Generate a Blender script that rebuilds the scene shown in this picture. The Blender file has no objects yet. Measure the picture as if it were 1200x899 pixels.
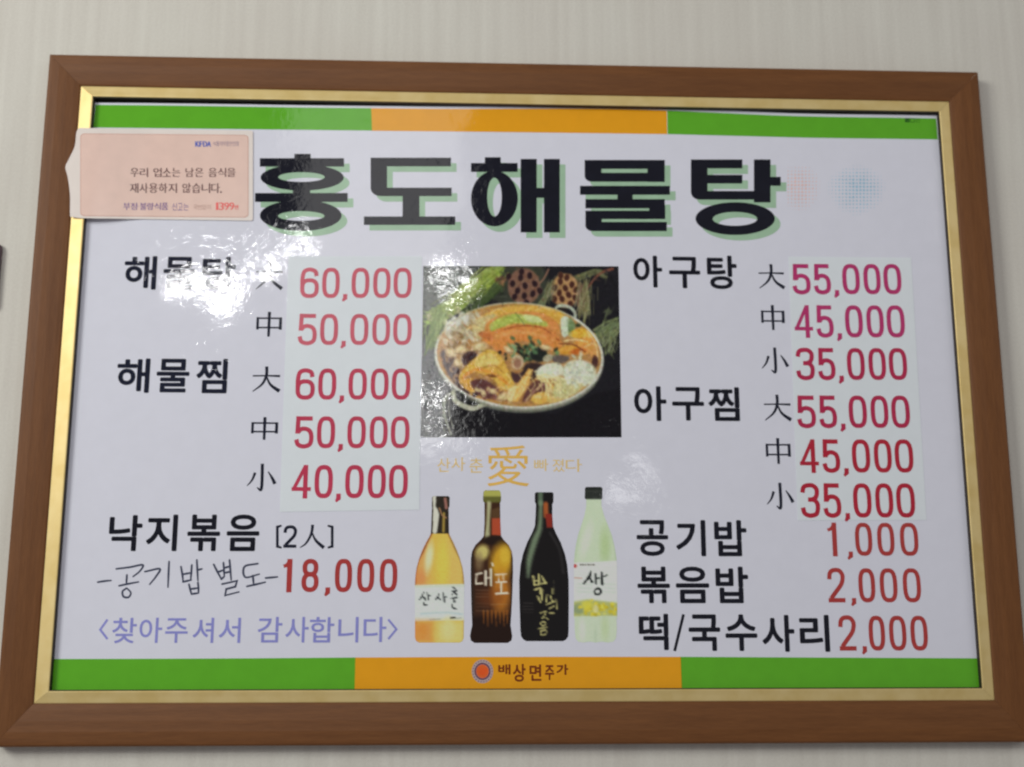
import bpy, math, random
import numpy as np
from mathutils import Vector, Matrix

random.seed(7)
rng = np.random.default_rng(11)
S = bpy.context.scene
COL = S.collection
Z0 = 1.75                      # height of the board's centre above the floor

# board coordinates: u to the right, v up, d out of the wall (metres)
def W3(u, v, d):
    return Vector((u, -d, Z0 + v))

# ------------------------------------------------------------------ camera
CAM_R = np.array([[0.999179923, -0.00784151832, -0.0397239587],
                  [0.000353499811, 0.982720087, -0.185097556],
                  [0.040488978, 0.184931719, 0.981916953]])   # rows: right/up/back of the camera as columns
CAM_C = np.array([-0.06666103, -0.25323948, 1.37049298])
FOC = 1319.42
cd = bpy.data.cameras.new('camera')
cam = bpy.data.objects.new('camera', cd)
COL.objects.link(cam)
right, up, back = CAM_R[:, 0], CAM_R[:, 1], CAM_R[:, 2]
def dirw(a): return Vector((a[0], -a[2], a[1]))
M = Matrix.Identity(4)
for i, a in enumerate((right, up, back)):
    M.col[i][:3] = dirw(a)
M.translation = W3(*CAM_C)
cam.matrix_world = M
cd.sensor_width = 36.0
cd.lens = FOC / 1200 * 36
cd.clip_start = 0.05
cd.clip_end = 100
cd.dof.use_dof = True
cd.dof.focus_distance = 1.24
cd.dof.aperture_fstop = 3.6
S.camera = cam

# ------------------------------------------------------------------ world, lamps, exposure
wd = bpy.data.worlds.new('World')
S.world = wd
wd.use_nodes = True
bg = wd.node_tree.nodes['Background']
bg.inputs[0].default_value = (0.98, 0.95, 1.0, 1)
bg.inputs[1].default_value = 0.20
S.view_settings.view_transform = 'Standard'
S.view_settings.look = 'None'
S.view_settings.exposure = 0.0
S.view_settings.gamma = 1
S.render.engine = 'CYCLES'
S.cycles.use_denoising = True
S.cycles.filter_width = 2.2
S.cycles.max_bounces = 6
S.cycles.sample_clamp_indirect = 6

def px(x, y, d=0.010):
    """point of the plane at depth d seen at pixel (x, y) of the 1200 px wide photograph"""
    r = right * (x - 600) / FOC + up * (449.5 - y) / FOC - back
    t = (d - CAM_C[2]) / r[2]
    p = CAM_C + r * t
    return float(p[0]), float(p[1])

def area_lamp(name, pos, target, sx, sy, watts, colour, shape='RECTANGLE'):
    l = bpy.data.lights.new(name, 'AREA')
    l.shape = shape
    l.size = sx
    l.size_y = sy
    l.energy = watts
    l.color = colour
    o = bpy.data.objects.new(name, l)
    COL.objects.link(o)
    p = W3(*pos)
    o.location = p
    o.rotation_euler = (W3(*target) - p).to_track_quat('-Z', 'Y').to_euler()
    return o

def mirrored(x, y, dist):
    """room position that the flat sheet mirrors towards the camera at pixel (x, y)"""
    u, v = px(x, y)
    p = np.array([u, v, 0.01])
    r = p - CAM_C
    r /= np.linalg.norm(r)
    r[2] *= -1
    return tuple(p + r * dist), (u, v, 0.01)

area_lamp('key_window_lamp', (-2.35, 1.05, 2.2), (0.1, -.2, 0), 1.1, 1.1, 48, (1.0, 1.0, 0.95))
area_lamp('gold_fill_lamp', (2.3, 0.9, 2.3), (-.5, 0, 0), 1.3, 1.1, 5, (1.0, .97, .95))  # added fill light, there only to brighten the gold trim
area_lamp('trim_glint_lamp', (2.47, .72, 1.35), (.55, .1, 0), .35, .35, 1.3, (1.0, .98, .95))  # added small light that puts a bright spot on the right trim
p_, t_ = mirrored(440, 300, 2.6)
area_lamp('room_window_lamp', p_, t_, 0.55, 1.3, 4.6, (1.0, 0.99, 0.96))
p_, t_ = mirrored(500, 420, 2.6)
area_lamp('doorway_lamp', p_, t_, 0.26, 0.60, 1.5, (1.0, 1.0, 0.97))
for (x, y, s, w) in ((226, 334, .07, .9), (262, 342, .09, 1.9), (318, 320, .065, 1.0), (350, 288, .06, .6), (533, 328, .042, .5),
                     (500, 469, .045, .6), (735, 575, .09, .12)):
    p_, t_ = mirrored(x, y, 2.5)
    area_lamp('ceiling_lamp', p_, t_, s, s, w, (1.0, 1.0, 1.0), 'DISK')

# ------------------------------------------------------------------ materials
def lin(c):
    return tuple(((x / 255) / 12.92 if x / 255 <= .04045 else ((x / 255 + .055) / 1.055) ** 2.4) for x in c)
def alb(c, k=0.72):
    return tuple(min(.9, max(0.003, x / k)) for x in lin(c))

def new_mat(name):
    m = bpy.data.materials.new(name)
    m.use_nodes = True
    nt = m.node_tree
    return m, nt, nt.nodes['Principled BSDF']

def node(nt, typ, **kw):
    n = nt.nodes.new(typ)
    for k, v in kw.items():
        setattr(n, k, v)
    return n

def film(nt, b, coat=1.0, crinkle=1.0, rough=.05):
    """the wrinkled clear laminate over everything printed: a coat with its own bump"""
    b.inputs['Roughness'].default_value = .7
    b.inputs['Specular IOR Level'].default_value = 0
    b.inputs['Coat Weight'].default_value = coat
    b.inputs['Coat Roughness'].default_value = rough
    b.inputs['Coat IOR'].default_value = 1.42
    geo = node(nt, 'ShaderNodeNewGeometry')
    n1 = node(nt, 'ShaderNodeTexNoise'); n1.inputs['Scale'].default_value = 11; n1.inputs['Detail'].default_value = 1
    n2 = node(nt, 'ShaderNodeTexNoise'); n2.inputs['Scale'].default_value = 88; n2.inputs['Detail'].default_value = 3
    n2.inputs['Distortion'].default_value = 1.2
    n3 = node(nt, 'ShaderNodeTexNoise'); n3.inputs['Scale'].default_value = 380; n3.inputs['Detail'].default_value = 1
    for n in (n1, n2, n3):
        nt.links.new(geo.outputs['Position'], n.inputs['Vector'])
    m1 = node(nt, 'ShaderNodeMath', operation='MULTIPLY'); m1.inputs[1].default_value = .0014 * crinkle
    n4 = node(nt, 'ShaderNodeTexNoise'); n4.inputs['Scale'].default_value = 9; n4.inputs['Detail'].default_value = 1
    nt.links.new(geo.outputs['Position'], n4.inputs['Vector'])
    am = node(nt, 'ShaderNodeMapRange')
    am.inputs['From Min'].default_value = .38; am.inputs['From Max'].default_value = .62
    am.inputs['To Min'].default_value = .00006 * crinkle; am.inputs['To Max'].default_value = .00022 * crinkle
    nt.links.new(n4.outputs['Fac'], am.inputs['Value'])
    m2 = node(nt, 'ShaderNodeMath', operation='MULTIPLY_ADD'); nt.links.new(am.outputs[0], m2.inputs[1])
    m3 = node(nt, 'ShaderNodeMath', operation='MULTIPLY_ADD'); m3.inputs[1].default_value = .000014 * crinkle
    nt.links.new(n1.outputs['Fac'], m1.inputs[0])
    nt.links.new(n2.outputs['Fac'], m2.inputs[0]); nt.links.new(m1.outputs[0], m2.inputs[2])
    nt.links.new(n3.outputs['Fac'], m3.inputs[0]); nt.links.new(m2.outputs[0], m3.inputs[2])
    bp = node(nt, 'ShaderNodeBump'); bp.inputs['Strength'].default_value = 1; bp.inputs['Distance'].default_value = 1
    nt.links.new(m3.outputs[0], bp.inputs['Height'])
    nt.links.new(bp.outputs['Normal'], b.inputs['Coat Normal'])

def mottled(nt, b, colour, amount=.05, scale=60):
    """slightly uneven ink: colour times 1 +- amount"""
    geo = node(nt, 'ShaderNodeNewGeometry')
    n = node(nt, 'ShaderNodeTexNoise'); n.inputs['Scale'].default_value = scale; n.inputs['Detail'].default_value = 5
    nt.links.new(geo.outputs['Position'], n.inputs['Vector'])
    r = node(nt, 'ShaderNodeMapRange')
    r.inputs['From Min'].default_value = .3; r.inputs['From Max'].default_value = .7
    r.inputs['To Min'].default_value = 1 - amount; r.inputs['To Max'].default_value = 1 + amount
    nt.links.new(n.outputs['Fac'], r.inputs['Value'])
    mx = node(nt, 'ShaderNodeVectorMath', operation='SCALE')
    mx.inputs[0].default_value = colour[:3]
    nt.links.new(r.outputs[0], mx.inputs['Scale'])
    nt.links.new(mx.outputs[0], b.inputs['Base Color'])

_ink = {}
def ink(name, rgb, coat=1.0, amount=.05, k=.72, rough=.05, crinkle=1.0):
    key = (name,)
    if key not in _ink:
        m, nt, b = new_mat(name)
        mottled(nt, b, alb(rgb, k), amount)
        film(nt, b, coat, crinkle, rough)
        _ink[key] = m
    return _ink[key]

def painted(name, coat=1.0):
    m, nt, b = new_mat(name)
    a = node(nt, 'ShaderNodeVertexColor'); a.layer_name = 'print'
    nt.links.new(a.outputs['Color'], b.inputs['Base Color'])
    film(nt, b, coat)
    return m

def wood():
    m, nt, b = new_mat('brown_wood')
    tc = node(nt, 'ShaderNodeTexCoord')
    mp = node(nt, 'ShaderNodeMapping'); mp.inputs['Scale'].default_value = (1, 14, 14)
    nt.links.new(tc.outputs['Object'], mp.inputs[0])
    n = node(nt, 'ShaderNodeTexNoise'); n.inputs['Scale'].default_value = 9; n.inputs['Detail'].default_value = 8
    n.inputs['Roughness'].default_value = .65
    n2 = node(nt, 'ShaderNodeTexNoise'); n2.inputs['Scale'].default_value = 60; n2.inputs['Detail'].default_value = 4
    nt.links.new(mp.outputs[0], n.inputs['Vector']); nt.links.new(mp.outputs[0], n2.inputs['Vector'])
    mix = node(nt, 'ShaderNodeMix', data_type='FLOAT'); mix.inputs['Factor'].default_value = .4
    nt.links.new(n.outputs['Fac'], mix.inputs[2]); nt.links.new(n2.outputs['Fac'], mix.inputs[3])
    cr = node(nt, 'ShaderNodeValToRGB')
    cr.color_ramp.elements[0].position = .3; cr.color_ramp.elements[0].color = (*alb((86, 51, 22)), 1)
    cr.color_ramp.elements[1].position = .7; cr.color_ramp.elements[1].color = (*alb((108, 68, 34)), 1)
    nt.links.new(mix.outputs[0], cr.inputs[0]); nt.links.new(cr.outputs[0], b.inputs['Base Color'])
    b.inputs['Roughness'].default_value = .5
    b.inputs['Specular IOR Level'].default_value = .3
    bp = node(nt, 'ShaderNodeBump'); bp.inputs['Strength'].default_value = .25; bp.inputs['Distance'].default_value = .0006
    nt.links.new(mix.outputs[0], bp.inputs['Height']); nt.links.new(bp.outputs[0], b.inputs['Normal'])
    return m

def gold():
    m, nt, b = new_mat('gold_leaf')
    geo = node(nt, 'ShaderNodeNewGeometry')
    n = node(nt, 'ShaderNodeTexNoise'); n.inputs['Scale'].default_value = 35; n.inputs['Detail'].default_value = 4
    nt.links.new(geo.outputs['Position'], n.inputs['Vector'])
    cr = node(nt, 'ShaderNodeValToRGB')
    cr.color_ramp.elements[0].position = .35; cr.color_ramp.elements[0].color = (.76, .57, .22, 1)
    cr.color_ramp.elements[1].position = .65; cr.color_ramp.elements[1].color = (.84, .66, .30, 1)
    nt.links.new(n.outputs['Fac'], cr.inputs[0]); nt.links.new(cr.outputs[0], b.inputs['Base Color'])
    b.inputs['Metallic'].default_value = .38
    b.inputs['Roughness'].default_value = .47
    return m

def wallpaper():
    m, nt, b = new_mat('ribbed_wallpaper')
    geo = node(nt, 'ShaderNodeNewGeometry')
    mp = node(nt, 'ShaderNodeMapping'); mp.inputs['Scale'].default_value = (1, 1, .035)
    nt.links.new(geo.outputs['Position'], mp.inputs[0])
    rib = node(nt, 'ShaderNodeTexNoise'); rib.inputs['Scale'].default_value = 78; rib.inputs['Detail'].default_value = 3
    nt.links.new(mp.outputs[0], rib.inputs['Vector'])
    fine = node(nt, 'ShaderNodeTexNoise'); fine.inputs['Scale'].default_value = 330; fine.inputs['Detail'].default_value = 3
    nt.links.new(geo.outputs['Position'], fine.inputs['Vector'])
    big = node(nt, 'ShaderNodeTexNoise'); big.inputs['Scale'].default_value = 5; big.inputs['Detail'].default_value = 2
    nt.links.new(geo.outputs['Position'], big.inputs['Vector'])
    cr = node(nt, 'ShaderNodeValToRGB')
    cr.color_ramp.elements[0].position = .32; cr.color_ramp.elements[0].color = (*alb((181, 178, 169)), 1)
    cr.color_ramp.elements[1].position = .66; cr.color_ramp.elements[1].color = (*alb((193, 191, 182)), 1)
    a = node(nt, 'ShaderNodeMath', operation='MULTIPLY_ADD'); a.inputs[1].default_value = .42
    a2 = node(nt, 'ShaderNodeMath', operation='MULTIPLY'); a2.inputs[1].default_value = .58
    nt.links.new(rib.outputs['Fac'], a2.inputs[0])
    nt.links.new(fine.outputs['Fac'], a.inputs[0]); nt.links.new(a2.outputs[0], a.inputs[2])
    nt.links.new(a.outputs[0], cr.inputs[0])
    tint = node(nt, 'ShaderNodeMix', data_type='RGBA', blend_type='MULTIPLY'); tint.inputs['Factor'].default_value = .35
    c2 = node(nt, 'ShaderNodeValToRGB')
    c2.color_ramp.elements[0].position = .4; c2.color_ramp.elements[0].color = (.93, .90, .90, 1)
    c2.color_ramp.elements[1].position = .6; c2.color_ramp.elements[1].color = (1, 1, 1, 1)
    nt.links.new(big.outputs['Fac'], c2.inputs[0])
    nt.links.new(cr.outputs[0], tint.inputs[6]); nt.links.new(c2.outputs[0], tint.inputs[7])
    nt.links.new(tint.outputs[2], b.inputs['Base Color'])
    b.inputs['Roughness'].default_value = .75
    b.inputs['Specular IOR Level'].default_value = .25
    bp = node(nt, 'ShaderNodeBump'); bp.inputs['Strength'].default_value = .5; bp.inputs['Distance'].default_value = .0012
    nt.links.new(a.outputs[0], bp.inputs['Height']); nt.links.new(bp.outputs[0], b.inputs['Normal'])
    return m

# ------------------------------------------------------------------ object helpers
def mesh_obj(name, verts, faces, mat, parent=None, label=None, smooth=False):
    """verts in board coordinates"""
    me = bpy.data.meshes.new(name)
    me.from_pydata([W3(*v) for v in verts], [], faces)
    me.materials.append(mat)
    if smooth:
        for p in me.polygons: p.use_smooth = True
    me.update()
    o = bpy.data.objects.new(name, me)
    COL.objects.link(o)
    if parent is not None:
        o.parent = parent
        o.matrix_parent_inverse = parent_world[parent.name].inverted()
    if label: o['label'] = label
    parent_world[o.name] = Matrix.Identity(4)
    return o
parent_world = {}

def thing(name, label, cat, loc):
    o = bpy.data.objects.new(name, None)
    COL.objects.link(o)
    o.location = W3(*loc)
    o.empty_display_size = .05
    o['label'] = label; o['category'] = cat
    parent_world[o.name] = Matrix.Translation(W3(*loc))
    return o

class Flat:
    """flat print collected as polygons; every shape sits a hair above the last one"""
    def __init__(s, d): s.v, s.f, s.d = [], [], d
    def _z(s):
        s.d += 2e-6
        return s.d
    def poly(s, pts):
        z = s._z(); n = len(s.v)
        s.v += [(x, y, z) for x, y in pts]; s.f.append(tuple(range(n, n + len(pts))))
    def ring(s, outer, inner):
        z = s._z(); n = len(s.v); k = len(outer)
        s.v += [(x, y, z) for x, y in outer] + [(x, y, z) for x, y in inner]
        for i in range(k):
            j = (i + 1) % k
            s.f.append((n + i, n + j, n + k + j, n + k + i))
    def ribbon(s, pts, w, closed=False, caps=False):
        pts = [np.array(p, float) for p in pts]
        q = [pts[0]]
        for p in pts[1:]:
            if np.linalg.norm(p - q[-1]) > 1e-7: q.append(p)
        if closed and np.linalg.norm(q[0] - q[-1]) < 1e-7: q.pop()
        pts = q; n = len(pts)
        if n < 2: return
        ws = [w] * n if np.isscalar(w) else list(np.interp(np.linspace(0, 1, n), np.linspace(0, 1, len(w)), w))
        L, R_ = [], []
        for i in range(n):
            a = pts[i] - pts[i - 1] if (i > 0 or closed) else pts[1] - pts[0]
            b = pts[(i + 1) % n] - pts[i] if (i < n - 1 or closed) else pts[-1] - pts[-2]
            a = a / np.linalg.norm(a); b = b / np.linalg.norm(b)
            t = a + b; l = np.linalg.norm(t)
            t = t / l if l > .2 else b
            nrm = np.array([-t[1], t[0]])
            m = min(1.6, 1 / max(.4, abs(float(np.dot(nrm, np.array([-b[1], b[0]]))))))
            L.append(pts[i] + nrm * ws[i] / 2 * m); R_.append(pts[i] - nrm * ws[i] / 2 * m)
        z = s._z(); k0 = len(s.v)
        s.v += [(float(p[0]), float(p[1]), z) for p in L] + [(float(p[0]), float(p[1]), z) for p in R_]
        for i in range(n if closed else n - 1):
            j = (i + 1) % n
            s.f.append((k0 + i, k0 + n + i, k0 + n + j, k0 + j))
        if caps and not closed:
            for p, ww in ((pts[0], ws[0]), (pts[-1], ws[-1])):
                s.poly([(p[0] + ww / 2 * math.cos(t), p[1] + ww / 2 * math.sin(t)) for t in np.linspace(0, 2 * math.pi, 13)[:-1]])
    def make(s, name, mat, parent, label=None):
        return mesh_obj(name, s.v, s.f, mat, parent, label)

def P(x, y): return px(x, y)
PXM = 0.00107                     # metres per photograph pixel near the sheet's centre

def spline(pts, n=6, closed=False):
    pts = [np.array(p, float) for p in pts]
    if closed: ext = [pts[-1]] + pts + [pts[0], pts[1]]
    else: ext = [2 * pts[0] - pts[1]] + pts + [2 * pts[-1] - pts[-2]]
    out = []
    for i in range(1, len(ext) - 2):
        a, b, c, d = ext[i - 1:i + 3]
        for t in np.linspace(0, 1, n, endpoint=False):
            out.append(.5 * (2 * b + (c - a) * t + (2 * a - 5 * b + 4 * c - d) * t * t + (3 * b - a - 3 * c + d) * t ** 3))
    if not closed: out.append(pts[-1])
    return out

# glyphs from Blender's own built-in font, fitted into a box
_glyph = {}
def glyph(ch, offset):
    key = (ch, offset)
    if key not in _glyph:
        c = bpy.data.curves.new('lettering', 'FONT')
        c.body = ch; c.offset = offset; c.resolution_u = 4
        o = bpy.data.objects.new('lettering', c)
        COL.objects.link(o)
        bpy.context.view_layer.update()
        dg = bpy.context.evaluated_depsgraph_get()
        m = bpy.data.meshes.new_from_object(o.evaluated_get(dg))
        v = [(a.co.x, a.co.y) for a in m.vertices]
        f = [tuple(p.vertices) for p in m.polygons]
        bpy.data.objects.remove(o); bpy.data.curves.remove(c); bpy.data.meshes.remove(m)
        _glyph[key] = (v, f)
    return _glyph[key]

def box(x0, y0, x1, y1):
    """photograph box -> board box (u0, v0, u1, v1), v0 at the bottom"""
    cx, cy = (x0 + x1) / 2, (y0 + y1) / 2
    return P(x0, cy)[0], P(cx, y1)[1], P(x1, cy)[0], P(cx, y0)[1]

def put_glyph(F, ch, b4, bold=0.0):
    v, f = glyph(ch, 0.0)
    if not v: return
    xs = [a[0] for a in v]; ys = [a[1] for a in v]
    x0, x1, y0, y1 = min(xs), max(xs), min(ys), max(ys)
    u0, v0, u1, v1 = b4
    r_ = bold
    u0 += r_; v0 += r_; u1 -= r_; v1 -= r_
    shifts = [(0, 0)] if r_ == 0 else [(r_ * math.cos(k), r_ * math.sin(k)) for k in np.linspace(0, 2 * math.pi, 9)[:-1]]
    for dx, dy in shifts:                     # a heavier weight: the outline swept round a small circle
        z = F._z(); n = len(F.v)
        for a in v:
            s = (a[0] - x0) / (x1 - x0 + 1e-9); t = (a[1] - y0) / (y1 - y0 + 1e-9)
            F.v.append((u0 + s * (u1 - u0) + dx, v0 + t * (v1 - v0) + dy, z))
        F.f += [tuple(n + i for i in p) for p in f]

def word(name, glyphs, mat, parent, bold=0.0, d=None, label=None):
    F = Flat(D_TEXT if d is None else d)
    for ch, x0, y0, x1, y1 in glyphs:
        put_glyph(F, ch, box(x0, y0, x1, y1), bold)
    return F.make(name, mat, parent, label)

def line(text, x0, x1, y0, y1, gap=.12, yr=None):
    """equal glyph boxes for small text; spaces are half as wide"""
    wts = [.45 if c == ' ' else (.3 if c in '.·' else 1.0) for c in text]
    tot = sum(wts); out = []; x = x0
    yr = yr or (y0, y1)
    for c, w in zip(text, wts):
        ww = (x1 - x0) * w / tot
        if c != ' ':
            t = (x - x0) / (x1 - x0)
            a, b_ = y0 + (yr[0] - y0) * t, y1 + (yr[1] - y1) * t
            if c == '.': out.append((c, x, b_ - (b_ - a) * .18, x + ww * .5, b_))
            elif c == '·': out.append((c, x, (a + b_) / 2 - 1, x + ww * .6, (a + b_) / 2 + .6))
            else: out.append((c, x + ww * gap / 2, a, x + ww * (1 - gap / 2), b_))
        x += ww
    return out

def digit(F, ch, b4, sw):
    sw *= .83
    u0, v0, u1, v1 = b4
    h = sw / 2
    def m(p): return (u0 + h + p[0] * (u1 - u0 - sw), v0 + h + p[1] * (v1 - v0 - sw))
    def rib(pts, **k): F.ribbon([m(p) for p in pts], sw, **k)
    def sup(x0, y0, x1, y1, n=2.9):
        out = []
        for t in np.linspace(0, 2 * math.pi, 41)[:-1]:
            c, s_ = math.cos(t), math.sin(t)
            out.append(((x0 + x1) / 2 + (x1 - x0) / 2 * math.copysign(abs(c) ** (2 / n), c),
                        (y0 + y1) / 2 + (y1 - y0) / 2 * math.copysign(abs(s_) ** (2 / n), s_)))
        return out
    if ch == '0': rib(sup(0, 0, 1, 1), closed=True)
    elif ch == '1':
        F.ribbon([m((.85, -.09)), m((.85, 1.08))], sw * 1.12)
        F.ribbon([m((-.1, .82)), m((.4, .86)), m((.85, 1.02))], sw * .75)
    elif ch == '2':
        rib(spline([(.0, .70), (.06, .90), (.28, 1), (.72, 1), (.97, .86), (.97, .68), (.82, .5), (.4, .25), (.08, .06)]))
        rib([(-.12, .0), (1.12, 0)])
    elif ch == '3':
        rib(spline([(.0, .76), (.08, .93), (.3, 1), (.7, 1), (.95, .89), (.97, .73), (.86, .59), (.6, .53), (.36, .53)]))
        rib(spline([(.5, .53), (.78, .51), (.97, .40), (1, .24), (.9, .06), (.65, 0), (.35, 0), (.08, .08), (0, .26)]))
    elif ch == '4':
        rib([(.76, -.09), (.76, 1.08)])
        F.ribbon([m((.70, 1.0)), m((.02, .27))], sw * .8)
        F.ribbon([m((-.15, .24)), m((1.14, .24))], sw * .85)
    elif ch == '5':
        rib([(1.05, 1), (.08, 1)]); rib([(.1, 1.08), (.06, .45)])
        rib(spline([(.10, .50), (.3, .61), (.62, .62), (.9, .53), (1, .32), (.93, .09), (.65, 0), (.35, 0), (.1, .07), (0, .24)]))
    elif ch == '6':
        rib(spline([(.96, .76), (.88, .93), (.62, 1), (.36, 1), (.1, .92), (0, .68), (0, .3)]))
        rib(sup(0, 0, 1, .60, 2.6), closed=True)
    elif ch == '8':
        rib(sup(.05, .54, .95, 1, 2.4), closed=True); rib(sup(0, 0, 1, .54, 2.4), closed=True)
    elif ch == ',':
        F.ribbon([(u0 + (u1 - u0) * .6, v0 + sw * 1.0), (u0 + (u1 - u0) * .6, v0 - sw * .05), (u0 + (u1 - u0) * .2, v0 - sw * .75)], [sw, sw, sw * .45])

def price(text, x0, x1, y0, y1, mat, parent, sw=6.0, cells=None, d=None, label=None):
    F = Flat(D_TEXT if d is None else d)
    if cells is None:
        fr = {6: [(0, .168), (.196, .354), (.373, .428), (.46, .62), (.654, .81), (.837, 1)]}[len(text)]
        cells = [(x0 + a * (x1 - x0), x0 + b * (x1 - x0)) for a, b in fr]
    for ch, (a, b) in zip(text, cells):
        digit(F, ch, box(a, y0, b, y1), sw * PXM)
    return F.make('price_lettering', mat, parent, label)

HAN = {'大': [([(0, .62), (.5, .63), (1, .62)], [1.5, 1.5, 2.4]), ([(.5, 1), (.5, .65), (.36, .3), (.02, 0)], [3.2, 3, 2.4, .9]), ([(.5, .62), (.66, .28), (1, .02)], [1.4, 2.6, 4])],
       '中': [([(0, .74), (1, .74)], [1.7]*2), ([(.03, .78), (.03, .28)], [2.6]*2), ([(.97, .78), (.97, .28)], [3]*2), ([(0, .36), (1, .36)], [1.7]*2), ([(.5, 1), (.5, 0)], [3.2, 2.6])],
       '小': [([(.52, 1), (.52, .06), (.36, .10)], [3.2, 3, 1]), ([(.27, .66), (.17, .38), (0, .16)], [2.8, 2, .8]), ([(.74, .70), (.88, .48), (1, .24)], [1, 2.6, 3.6])],
       '人': [([(.5, 1), (.45, .6), (.25, .2), (0, 0)], [3, 2.6, 2, .8]), ([(.47, .7), (.65, .32), (1, 0)], [1, 2.6, 3.6])]}
def hanja(ch, x0, y0, x1, y1, mat, parent):
    F = Flat(D_TEXT)
    u0, v0, u1, v1 = box(x0, y0, x1, y1)
    for pts, w in HAN[ch]:
        q = [(u0 + a * (u1 - u0), v0 + b * (v1 - v0)) for a, b in pts]
        F.ribbon(spline(q, 5) if len(q) > 2 else q, [a * PXM * 1.12 for a in w])
    return F.make('size_character', mat, parent)

# ------------------------------------------------------------------ the setting: wall
WALLM = wallpaper()
wall = mesh_obj('wall', [(-3, -1.75, 0), (3, -1.75, 0), (3, 1.1, 0), (-3, 1.1, 0), (-3, -1.75, -.1), (3, -1.75, -.1), (3, 1.1, -.1), (-3, 1.1, -.1)],
                [(0, 1, 2, 3), (5, 4, 7, 6), (4, 0, 3, 7), (1, 5, 6, 2), (3, 2, 6, 7), (4, 5, 1, 0)], WALLM)
wall['kind'] = 'structure'

# ------------------------------------------------------------------ menu board
HW, HH = .6, .84455 / 2
board = thing('menu_board', 'framed Korean menu board with brown wood frame and gold trim on the wallpapered wall', 'menu board', (0, -HH, 0))
WOOD, GOLD = wood(), gold()
G = (-HW + .04045, HW - .0398, -HH + .0473, HH - .0403)      # gold outer: left right bottom top
I = (-HW + .0573, HW - .0543, -HH + .0613, HH - .0551)      # gold inner
OUT = (-HW, HW, -HH, HH)

def mitred(name, side, prof, rects, mat, parent):
    """one rail of a mitred frame; prof = [(t, depth)] with t running over rects (0 = outer rectangle, 1 = inner)"""
    def corner(t, cx, cy):
        a, b = rects
        l = [a[i] + (b[i] - a[i]) * t for i in range(4)]
        return (l[0] if cx < 0 else l[1], l[2] if cy < 0 else l[3])
    ends = {'top': ((-1, 1), (1, 1)), 'right': ((1, 1), (1, -1)), 'bottom': ((1, -1), (-1, -1)), 'left': ((-1, -1), (-1, 1))}[side]
    NS = 24
    verts, faces = [], []
    k = len(prof)
    gapm = .00012
    for i in range(NS + 1):
        s = i / NS
        for t, d in prof:
            a = np.array(corner(t, *ends[0])); b = np.array(corner(t, *ends[1]))
            L_ = np.linalg.norm(b - a); g = gapm / L_
            p = a + (b - a) * (g + s * (1 - 2 * g))
            verts.append((p[0], p[1], d))
    for i in range(NS):
        for j in range(k):
            jj = (j + 1) % k
            faces.append((i * k + j, i * k + jj, (i + 1) * k + jj, (i + 1) * k + j))
    faces.append(tuple(range(k))[::-1]); faces.append(tuple(NS * k + j for j in range(k)))
    # local frame with x along the rail so that the grain runs with it
    o = mesh_obj(name, verts, faces, mat, parent)
    import bmesh
    bm = bmesh.new(); bm.from_mesh(o.data); bmesh.ops.recalc_face_normals(bm, faces=bm.faces); bm.to_mesh(o.data); bm.free()
    if side in ('left', 'right'):
        Rm = Matrix.Rotation(math.radians(90), 4, 'Y')
        o.data.transform(Rm.inverted())
        o.matrix_world = Rm
        o.parent = parent
        o.matrix_parent_inverse = parent_world[parent.name].inverted()
        o.matrix_basis = Rm
    return o

rail = [(0, .0005), (0, .0185), (.02, .0205), (.06, .0218), (.12, .022), (.35, .0219), (.60, .0205), (.85, .0184), (.96, .0172), (1.0, .0163), (1.0, .0005)]
for s in ('top', 'right', 'bottom', 'left'):
    mitred('frame_rail', s, rail, (OUT, G), WOOD, board)
trim = [(.015, .0010), (.015, .0155), (.05, .0157), (.10, .0159), (.5, .0168), (.90, .0179), (.96, .0179), (1.0, .0175), (1.0, .0010)]
for s in ('top', 'right', 'bottom', 'left'):
    mitred('gold_trim', s, trim, (G, I), GOLD, board)

m_, nt_, b_ = new_mat('painted_trim_shade')  # shade on the trim's gold inner side, put into dark strips
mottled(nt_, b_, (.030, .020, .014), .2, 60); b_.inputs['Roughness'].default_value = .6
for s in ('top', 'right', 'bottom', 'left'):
    mitred('trim_shade_strip', s, [(0, .0040), (0, .0166), (1, .0166), (1, .0040)], (tuple(a + b for a, b in zip(I, (.0002, -.0002, .0002, -.0002))), tuple(a + b for a, b in zip(I, (.0008, -.0008, .0008, -.0008)))), m_, board)
m_, nt_, b_ = new_mat('dark_backing')
mottled(nt_, b_, (.012, .010, .009), .3, 90); b_.inputs['Roughness'].default_value = .8
mesh_obj('backing_board', [(I[0] - .001, I[2] - .001, .0035), (I[1] + .001, I[2] - .001, .0035), (I[1] + .001, I[3] + .001, .0035), (I[0] - .001, I[3] + .001, .0035)], [(0, 1, 2, 3)], m_, board)

# printed sheet, cut a little unevenly along its top edge
D = .010
D_BAND, D_PATCH, D_SHADE, D_TEXT, D_SMALL = D + .00008, D + .00040, D + .00012, D + .00016, D + .00048
PAPER = ink('laminated_paper', (202, 203, 217), coat=1.0, amount=.012, k=.74)
TOP = [(110.5, 120.5), (180, 121), (260, 122), (350, 123.3), (430, 124), (520, 124.8), (600, 124.6), (680, 124.4), (740, 125.2), (800, 127.3), (860, 130), (920, 132.5), (980, 133.8), (1040, 134.5), (1098.5, 135.5)]
def chain(pts, n=6): return [tuple(p) for p in spline([P(*q) for q in pts], n)]
top_edge = chain(TOP)
sheet = Flat(D)
sheet.poly(top_edge + [P(1149.5, 808.5), P(59.5, 809.5)])
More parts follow.
